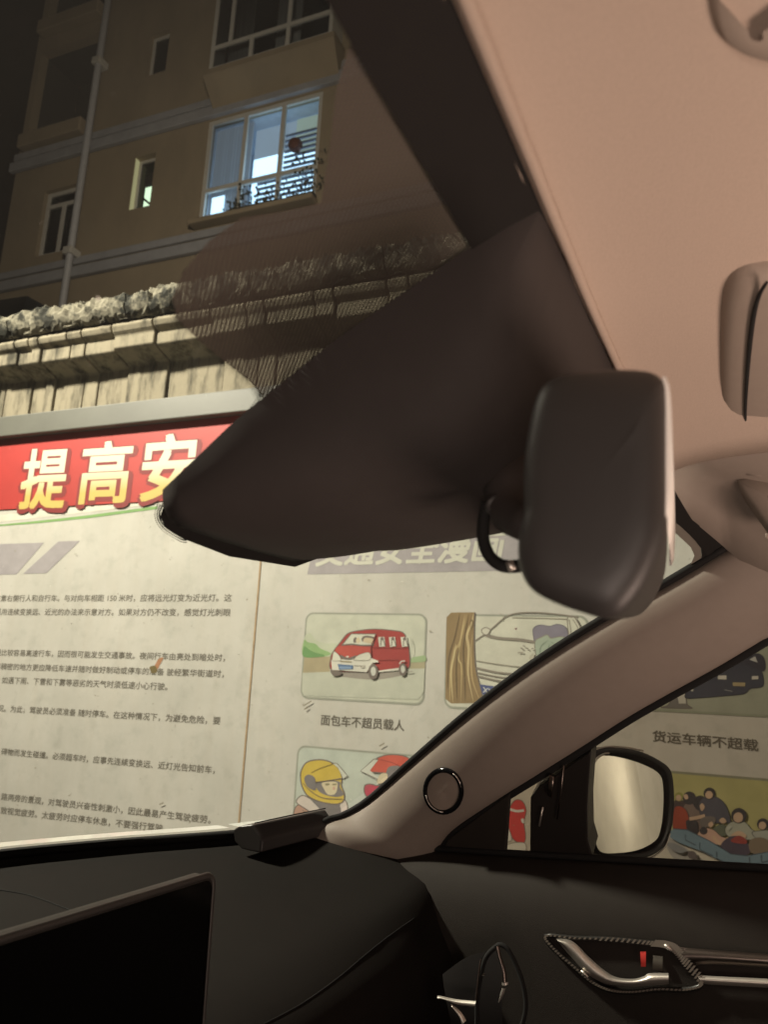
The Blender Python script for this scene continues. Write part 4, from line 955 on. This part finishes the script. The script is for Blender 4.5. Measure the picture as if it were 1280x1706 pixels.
# woven look on the rim: small bright stitches
m = MB()
QQ = spline(Pz, 14, True)
for i in range(0, len(QQ), 2):
    x, y = QQ[i]; 
    wdt = 5.5 if x > 1090 and y < 1640 else 1.5
    if 1000 < x < 1090 and y < 1580: wdt = 3.2
    p = ondoor(x - wdt * .8, y + wdt, .010); q = ondoor(x + wdt * .8, y - wdt, .010); e = V(0, .0013, 0)
    m.add([p - e, p + e, q + e, q - e], [(0, 1, 2, 3)])
o = m.obj('rim_stitching', mat('stitch_grey', (.19, .165, .135), .4, var=0), door); o['kind'] = 'stuff'
lev = dstrip('door_handle', [H(*p) for p in ((150, 108), (215, 112), (262, 140), (320, 200), (400, 270), (470, 312), (560, 322), (620, 308), (650, 292), (750, 291))],
             [H(*p) for p in ((165, 128), (200, 170), (240, 215), (300, 280), (350, 318), (430, 352), (540, 362), (620, 360), (680, 356), (752, 350))], m_chrome, .008, 6, .008)
prism2 = dstrip('lock_tab', [H(600, 178), H(630, 176)], [H(604, 258), H(630, 258)], m_red, .006, 2, .002)
dstrip('lock_button', [H(668, 195), H(720, 200)], [H(665, 275), H(718, 280)], mat('button_grey', (.09, .08, .065), .5, var=0), .003, 2, .003)
dstrip('upper_trim', [H(780, 150), H(1000, 168), H(1290, 190), H(1500, 205)], [H(880, 250), H(1000, 245), H(1290, 262), H(1500, 275)], m_dchrome, .005, 6, .006)
dstrip('chrome_strip', [H(900, 302), H(1000, 308), H(1290, 322), H(1500, 332)], [H(935, 348), H(1000, 354), H(1290, 370), H(1500, 380)], m_chrome, .006, 6, .005)
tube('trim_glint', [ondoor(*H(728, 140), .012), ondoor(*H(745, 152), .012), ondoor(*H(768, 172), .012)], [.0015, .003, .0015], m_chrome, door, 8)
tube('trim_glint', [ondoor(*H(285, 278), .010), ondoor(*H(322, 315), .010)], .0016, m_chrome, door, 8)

# dashboard
def dashb():
    rows = []
    for i in range(61):
        t = -1.05 + 2.1 * i / 60; tt = max(-1, min(1, t)); b = smooth1(Bc, tt); b = V(XC + .659 * t, b.y, b.z)
        # far edge drops a little under the glass
        r = [b + V(0, .02, -.04), b + V(0, -.002, -.014)]
        edge_y = interp(abs(t), [0, .7, 1.05], [.44, .42, .40])
        for s in (.08, .2, .35, .5, .65, .8, .9): r.append(V(b.x, b.y + (edge_y - b.y) * s, b.z - .012 - .049 * s ** 1.4))
        r += [V(b.x, edge_y + .005, -.325), V(b.x, edge_y - .012, -.345), V(b.x, edge_y - .02, -.38), V(b.x, edge_y - .005, -.5), V(b.x, edge_y + .01, -.8)]
        rows.append(r)
    v, f = grid(rows); o = mesh('dashboard', v, f, m_dash, car, True); subsurf(o, 1); return o
dash = dashb(); dash['label'] = 'black soft plastic dashboard under the windshield'
bpy.context.view_layer.update(); bvh_d = BVHTree.FromObject(dash, bpy.context.evaluated_depsgraph_get())
def ondash(px, py, off=.002):
    d = Vector(ray(px, py)).normalized(); loc, nor, i, dd = bvh_d.ray_cast(V(0, 0, 0), d)
    if loc is None: return onZ(px, py, -.27)
    return loc - d * off
tube('dash_seam', [ondash(*q, .0006) for q in spline([(440, 1706), (500, 1674), (560, 1632), (610, 1590), (645, 1562), (690, 1530)], 5)], .0007, m_rubber, dash, 6)
tube('defroster_slot', [ondash(*q, .0005) for q in spline([(-40, 1478), (0, 1483), (50, 1492), (100, 1510), (130, 1522)], 5)], .0009, m_rubber, dash, 6)
strip('base_gasket', lambda q: S(-1 + 2 * q, 0, 0) + V(0, .004, 0), lambda q: S(-1 + 2 * q, 0, 0) + V(0, -.012, -.022), m_rubber, 60)
# dark gasket and bright cowl edge outside the glass
tube('cowl_gasket', [S(-1 + 2 * i / 60, 0, 0) + V(0, .0, -.002) for i in range(61)], .007, m_rubber, car, 8)
def cw(t, up, fo): b = smooth1(Bc, max(-1, min(1, t))); return V(XC + .659 * t * 1.02, b.y + fo, b.z + up)
t_gap = (1.088 - XC) / .659 / 1.02
for a0, a1 in ((-1.0, .900), (.912, 1.0)):
    strip('cowl_trim', lambda s, a0=a0, a1=a1: cw(a0 + (a1 - a0) * s, .004, .018), lambda s, a0=a0, a1=a1: cw(a0 + (a1 - a0) * s, .0055, .040), m_cowl, 40)
rows = [[V(XC + .80 * a, interp(abs(a), [0, .5, .8, 1], [1.13, 1.04, .92, .78]) + (2.0 - interp(abs(a), [0, 1], [1.0, 1.1])) * s * .95, -.268 - .08 * abs(a) ** 3 - .23 * s) for a in [-1 + k / 12 for k in range(25)]] for s in [k / 8 for k in range(9)]]
v, f = grid(rows); mesh('hood', v, f, m_paint, car, True)
# outer side skin so the mirror has something to stand on
rows = [[V(1.20 + .03 * math.sin(q * 2), y, -.235 - .33 * max(0, y - .1) - .9 * q) for q in (0, .1, .3, .6, 1)] for y in (1.6, 1.0, .5, 0, -.6, -1.5, -2.6)]
v, f = grid(rows); mesh('door_skin', v, f, m_paint, car, True)

# display screen
def screen():
    TR = onY(331, 1464, .450); TLp = onY(-60, 1582, .450); BR = onY(341, 1760, .455)
    xr = (TR.x + BR.x) / 2 + .004; xl = .18; zt = TR.z; zb = -.42
    def P(x, z, y=0): return V(x, .450 + y + (zt - z) * -.02, z)
    r = .010; c = rr(xl, zb, xr, zt, r, 6); n = len(c)
    def ring(ins, y): return [P(XC * 0 + (x + (((xl + xr) / 2) - x) * ins / .2), z + (((zb + zt) / 2) - z) * ins / .12, y) for x, z in c]
    fr = ring(.0, .003); fb = ring(.0, .016); ff = ring(.0022, 0)
    v, f = grid([ff + ff[:1], fr + fr[:1], fb + fb[:1]]); o = mesh('display_screen', v + [V(0, 0, 0)] * 0, f + [tuple(range(n - 1, -1, -1))], m_black, car, True)
    v0 = len(o.data.vertices)
    mesh('display_back', fb, [tuple(range(n))], m_black, o)
    g_ = ring(.0032, -.0006); mesh('screen_glass', g_, [tuple(range(n - 1, -1, -1))], m_screen, o)
    tube('bezel_edge', [P(x, z, .002) for x, z in c], .0026, mat('dark_grey_bezel', (.045, .04, .036), .5, var=0), o, 8, True)
    return o
screen()['label'] = 'dark switched-off tablet style display standing on the dashboard'

# right air vent with chrome blades
vent = tube('vent_ring', [onX(x, y, .97) for x, y in spline([(852, 1590), (838, 1575), (826, 1578), (808, 1600), (797, 1650), (795, 1690), (800, 1730), (850, 1740), (875, 1690), (872, 1640)], 5, True)], .0028, m_rubber, car, 8, True)
def vstrip(name, top, bot, mt, x=.955):
    rows = [[onX(*a, x).lerp(onX(*b, x), s) + V(-.004 * math.sin(math.pi * s), 0, 0) for s in (0, .2, .5, .8, 1)] for a, b in zip(spline(top, 4), spline(bot, 4))]
    v, f = grid(rows); return mesh(name, v, f, mt, vent, True)
def G(x, y): return (640 + x / 4.923, 1420 + y / 4.923)
vstrip('vent_trim', [G(905, 765), G(935, 850), G(965, 960), G(970, 1060)], [G(950, 765), G(965, 850), G(1000, 960), G(1010, 1060)], m_dchrome)
vstrip('vent_trim', [G(968, 1064), G(968, 1085)], [G(1018, 1064), G(1018, 1085)], m_chrome)
vstrip('vent_trim', [G(970, 1110), G(955, 1160), G(942, 1225)], [G(1002, 1110), G(985, 1160), G(950, 1225)], m_chrome)
vstrip('vent_blade', [G(795, 870), G(775, 960), G(748, 1210)], [G(804, 870), G(792, 960), G(764, 1210)], m_dchrome)
vstrip('vent_blade', [G(442, 1175), G(480, 1180), G(600, 1205), G(756, 1220)], [G(450, 1205), G(490, 1205), G(600, 1245), G(756, 1272)], m_chrome, .93)
vstrip('vent_blade', [G(550, 1245), G(590, 1270), G(640, 1320), G(675, 1380)], [G(562, 1240), G(560, 1262), G(620, 1350), G(640, 1410)], m_chrome, .93)
vstrip('vent_screw', [G(812, 995), G(832, 995)], [G(812, 1010), G(832, 1010)], m_dchrome)
vstrip('vent_mouth', [G(480, 1000), G(700, 850), G(960, 800)], [G(560, 1420), G(800, 1500), G(980, 1500)], m_black, .985)

# rear view mirror: shell is lofted across the car, seen from its end
def rvm():
    X0 = .300
    P = [(1112, 640), (1104, 618), (1082, 607), (1040, 604), (990, 606), (940, 612), (905, 628), (885, 665), (870, 740), (866, 800), (868, 850), (860, 880), (857, 915), (860, 950), (878, 982), (915, 1004), (960, 1020), (1000, 1031), (1028, 1028), (1052, 1008), (1076, 976), (1098, 930), (1110, 890), (1113, 840), (1113, 740)]
    Q = spline(P, 3, True); base = [onX(*q, X0) for q in Q]; c = sum(base, V(0, 0, 0)) / len(base)
    ax = V(1, .088, .075)
    rows = []
    for d, s in ((-.004, .60), (-.003, .80), (0, .92), (.004, .975), (.010, 1), (.08, .97), (.16, .92), (.235, .86), (.247, .8), (.250, .6)):
        rows.append([c + (p - c) * s + ax * d for p in base + base[:1]])
    v, f = grid(rows); m_ = len(rows[0]) ; f += [tuple(range(m_ - 1))[::-1], tuple((len(rows) - 1) * m_ + j for j in range(m_ - 1))]
    o = mesh('rear_view_mirror', v, f, m_mirror_house, car, True); subsurf(o, 1)
    # glass slab: rear edge coloured near white for the light it reflects
    top = onX(1113, 630, X0 + .006); bot = onX(1113, 866, X0 + .006)
    n = 16; pr = []
    for i in range(n + 1):
        s = i / n; x = 1110 + 10.5 * math.sin(math.pi * s) ** .35; pr.append(onX(x, 628 + 232 * s, X0 + .006))
    inner = [onX(1104, 628 + 232 * i / n, X0 + .006) for i in range(n + 1)]
    rows = [inner, pr, [p + ax * .225 + V(0, -.0003, 0) for p in pr], [p + ax * .225 for p in inner]]
    v, f = grid(rows); mesh('mirror_glass', v, f, mat('mirror_edge_gleam', (.95, .92, .86), .3, var=.03), o, True)
    # stem and ball
    tube('mirror_stem', [onX(850, 780, .43), onX(846, 830, .42), onX(852, 858, .40), onX(880, 872, .385), onX(905, 878, .37)], [.018, .013, .011, .010, .011], m_housing, o, 14)
    tube('stem_collar', [onX(834 + 20 * math.cos(k * .5236), 842 + 14 * math.sin(k * .5236), .40) for k in range(12)], .0022, m_mirror_house, o, 8, True)
    return o
rv = rvm()
tube('mirror_cable', [onX(*q, .41) for q in spline([(812, 838), (806, 870), (806, 900), (815, 925), (832, 940), (850, 944), (872, 942)], 5)], .0036, m_rubber, car, 10)
tube('cable_plug', [onX(848, 936, .405), onX(855, 950, .405)], .0022, m_chrome, car, 8)

# right side mirror outside
def smir():
    cp = onX(1058, 1340, 1.33); d = cp.normalized(); r = V(.27, -.955, .02).normalized(); n = (r - d).normalized()     # plane normal toward the viewer's side
    dd = cp.dot(n)
    def mp(px, py, off=0): rr_ = Vector(ray(px, py)); p = rr_ * (dd / rr_.dot(n)); return p + n * off
    SH = [(985, 1262), (1005, 1246), (1030, 1245), (1065, 1250), (1098, 1264), (1118, 1280), (1124, 1305), (1125, 1345), (1120, 1385), (1108, 1412), (1085, 1428), (1050, 1432), (1010, 1427), (993, 1418), (984, 1385), (981, 1330), (981, 1290)]
    GL = [(985, 1285), (993, 1266), (1006, 1259), (1040, 1264), (1075, 1276), (1097, 1290), (1103, 1310), (1103, 1350), (1098, 1385), (1088, 1402), (1060, 1416), (1025, 1421), (1000, 1419), (990, 1400), (983, 1350), (982, 1315)]
    Q = spline(SH, 4, True); g_ = spline(GL, 4, True)
    sh = [mp(*q) for q in Q]; c = sum(sh, V(0, 0, 0)) / len(sh); back = -n
    k = len(sh)
    gi = []
    for p in sh:
        gi.append(p)
    rows = [[c + (p - c) * s + back * b for p in sh + sh[:1]] for s, b in ((.90, .004), (.97, -.001), (1.0, .004), (1.0, .02), (.93, .05), (.75, .08), (.35, .10))]
    v, f = grid(rows); m_ = k + 1; f.append(tuple(6 * m_ + j for j in range(k)))
    o = mesh('side_mirror', v, f, mat('side_mirror_shell', (.035, .035, .038), .35, var=.05), car, True)
    gl = [mp(*q, .003) for q in g_]
    gcen = sum(gl, V(0, 0, 0)) / len(gl)
    v, f = grid([[p - n * .012 for p in gl + gl[:1]], gl + gl[:1]]); mesh('mirror_rim', v, f, m_black, o, True)
    mesh('mirror_glass', gl, [tuple(range(len(gl)))], m_mirror, o)
    q = mp(1006, 1300); dq = q.normalized(); rf = dq - 2 * dq.dot(n) * n; W = Vector(NW)
    hit = q + rf * ((DB - q.dot(W)) / rf.dot(W))
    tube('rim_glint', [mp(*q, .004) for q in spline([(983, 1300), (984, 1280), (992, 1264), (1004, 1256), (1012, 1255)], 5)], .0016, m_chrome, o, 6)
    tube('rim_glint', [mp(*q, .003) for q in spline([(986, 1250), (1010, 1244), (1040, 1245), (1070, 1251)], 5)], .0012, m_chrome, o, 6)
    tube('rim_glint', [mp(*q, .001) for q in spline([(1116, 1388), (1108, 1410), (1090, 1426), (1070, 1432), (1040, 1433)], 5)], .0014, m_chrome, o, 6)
    tube('mirror_foot', [mp(1000, 1400, -.04), mp(985, 1415, -.03), onside(960, 1425, -.03)], .022, m_black, o, 10)
    return o
smir()['label'] = 'black passenger side mirror outside the window'

# dust and grit on the glass
m = MB(); rs = random.Random(5)
for k in range(60):
    x, y, r_1 = (rs.uniform(0, 1100), rs.uniform(20, 1380), rs.uniform(.5, 1.1)) if k > 3 else ((162, 494, 4), (757, 250, 2.5), (860, 1047, 2.6), (240, 560, 1.2))[k]
    if abs(x - 640) < 200 and y > 700: continue
    try: cp = onglass(x, y, .0008); e1 = onglass(x + r_1, y, .0008) - cp; e2 = onglass(x, y + r_1, .0008) - cp
    except RuntimeError: continue
    if cp.z > .24 or cp.z < -.25: continue
    m.add([cp + e1 * math.cos(q) * rs.uniform(.5, 1.2) + e2 * math.sin(q) * rs.uniform(.5, 1.2) for q in [j * 1.047 for j in range(6)]], [tuple(range(6))])
o = m.obj('dust_specks', mat('dust', (.75, .73, .66), .9, var=0), car); o['kind'] = 'stuff'
# small box lying on the dash
gad = empty('dash_box', 'small black faceted plastic box lying on the dashboard at the windshield corner', 'car accessory')
def gadget():
    f0 = [(388, 1382), (398, 1376), (420, 1374), (432, 1392), (436, 1400), (434, 1421), (420, 1419), (402, 1415), (390, 1402)]
    # end face outline on the left, body runs to the right
    base = ondash(412, 1419, .002); D = base.dot(V(.0, 1, 0))
    e = [onX(*p, base.x) * .985 for p in f0]
    tgt = onX(530, 1388, base.x + .105)
    ax = V(.114, -.058, .016)
    a = e; b = [p + ax for p in e]; b = [sum(b, V(0, 0, 0)) / len(b) + (p - sum(b, V(0, 0, 0)) / len(b)) * .93 for p in b]
    n = len(a)
    o = mesh('casing', a + b, [tuple(range(n)), tuple(range(2 * n - 1, n - 1, -1))] + [(i, n + i, n + (i + 1) % n, (i + 1) % n) for i in range(n)], mat('gadget_plastic', (.045, .04, .038), .4, var=.05, bump=.1, bscale=900), gad)
    bm = bmesh.new(); bm.from_mesh(o.data); bmesh.ops.recalc_face_normals(bm, faces=bm.faces); bm.to_mesh(o.data); bm.free(); bevel(o, .0025, 3, 20)
    tube('casing_groove', [a[2] + ax * .03 + V(0, 0, .0015), a[2].lerp(b[2], .5) + V(0, 0, .002), b[2] + V(0, 0, .0015)], .001, m_rubber, gad, 6)
    return o
gadget()
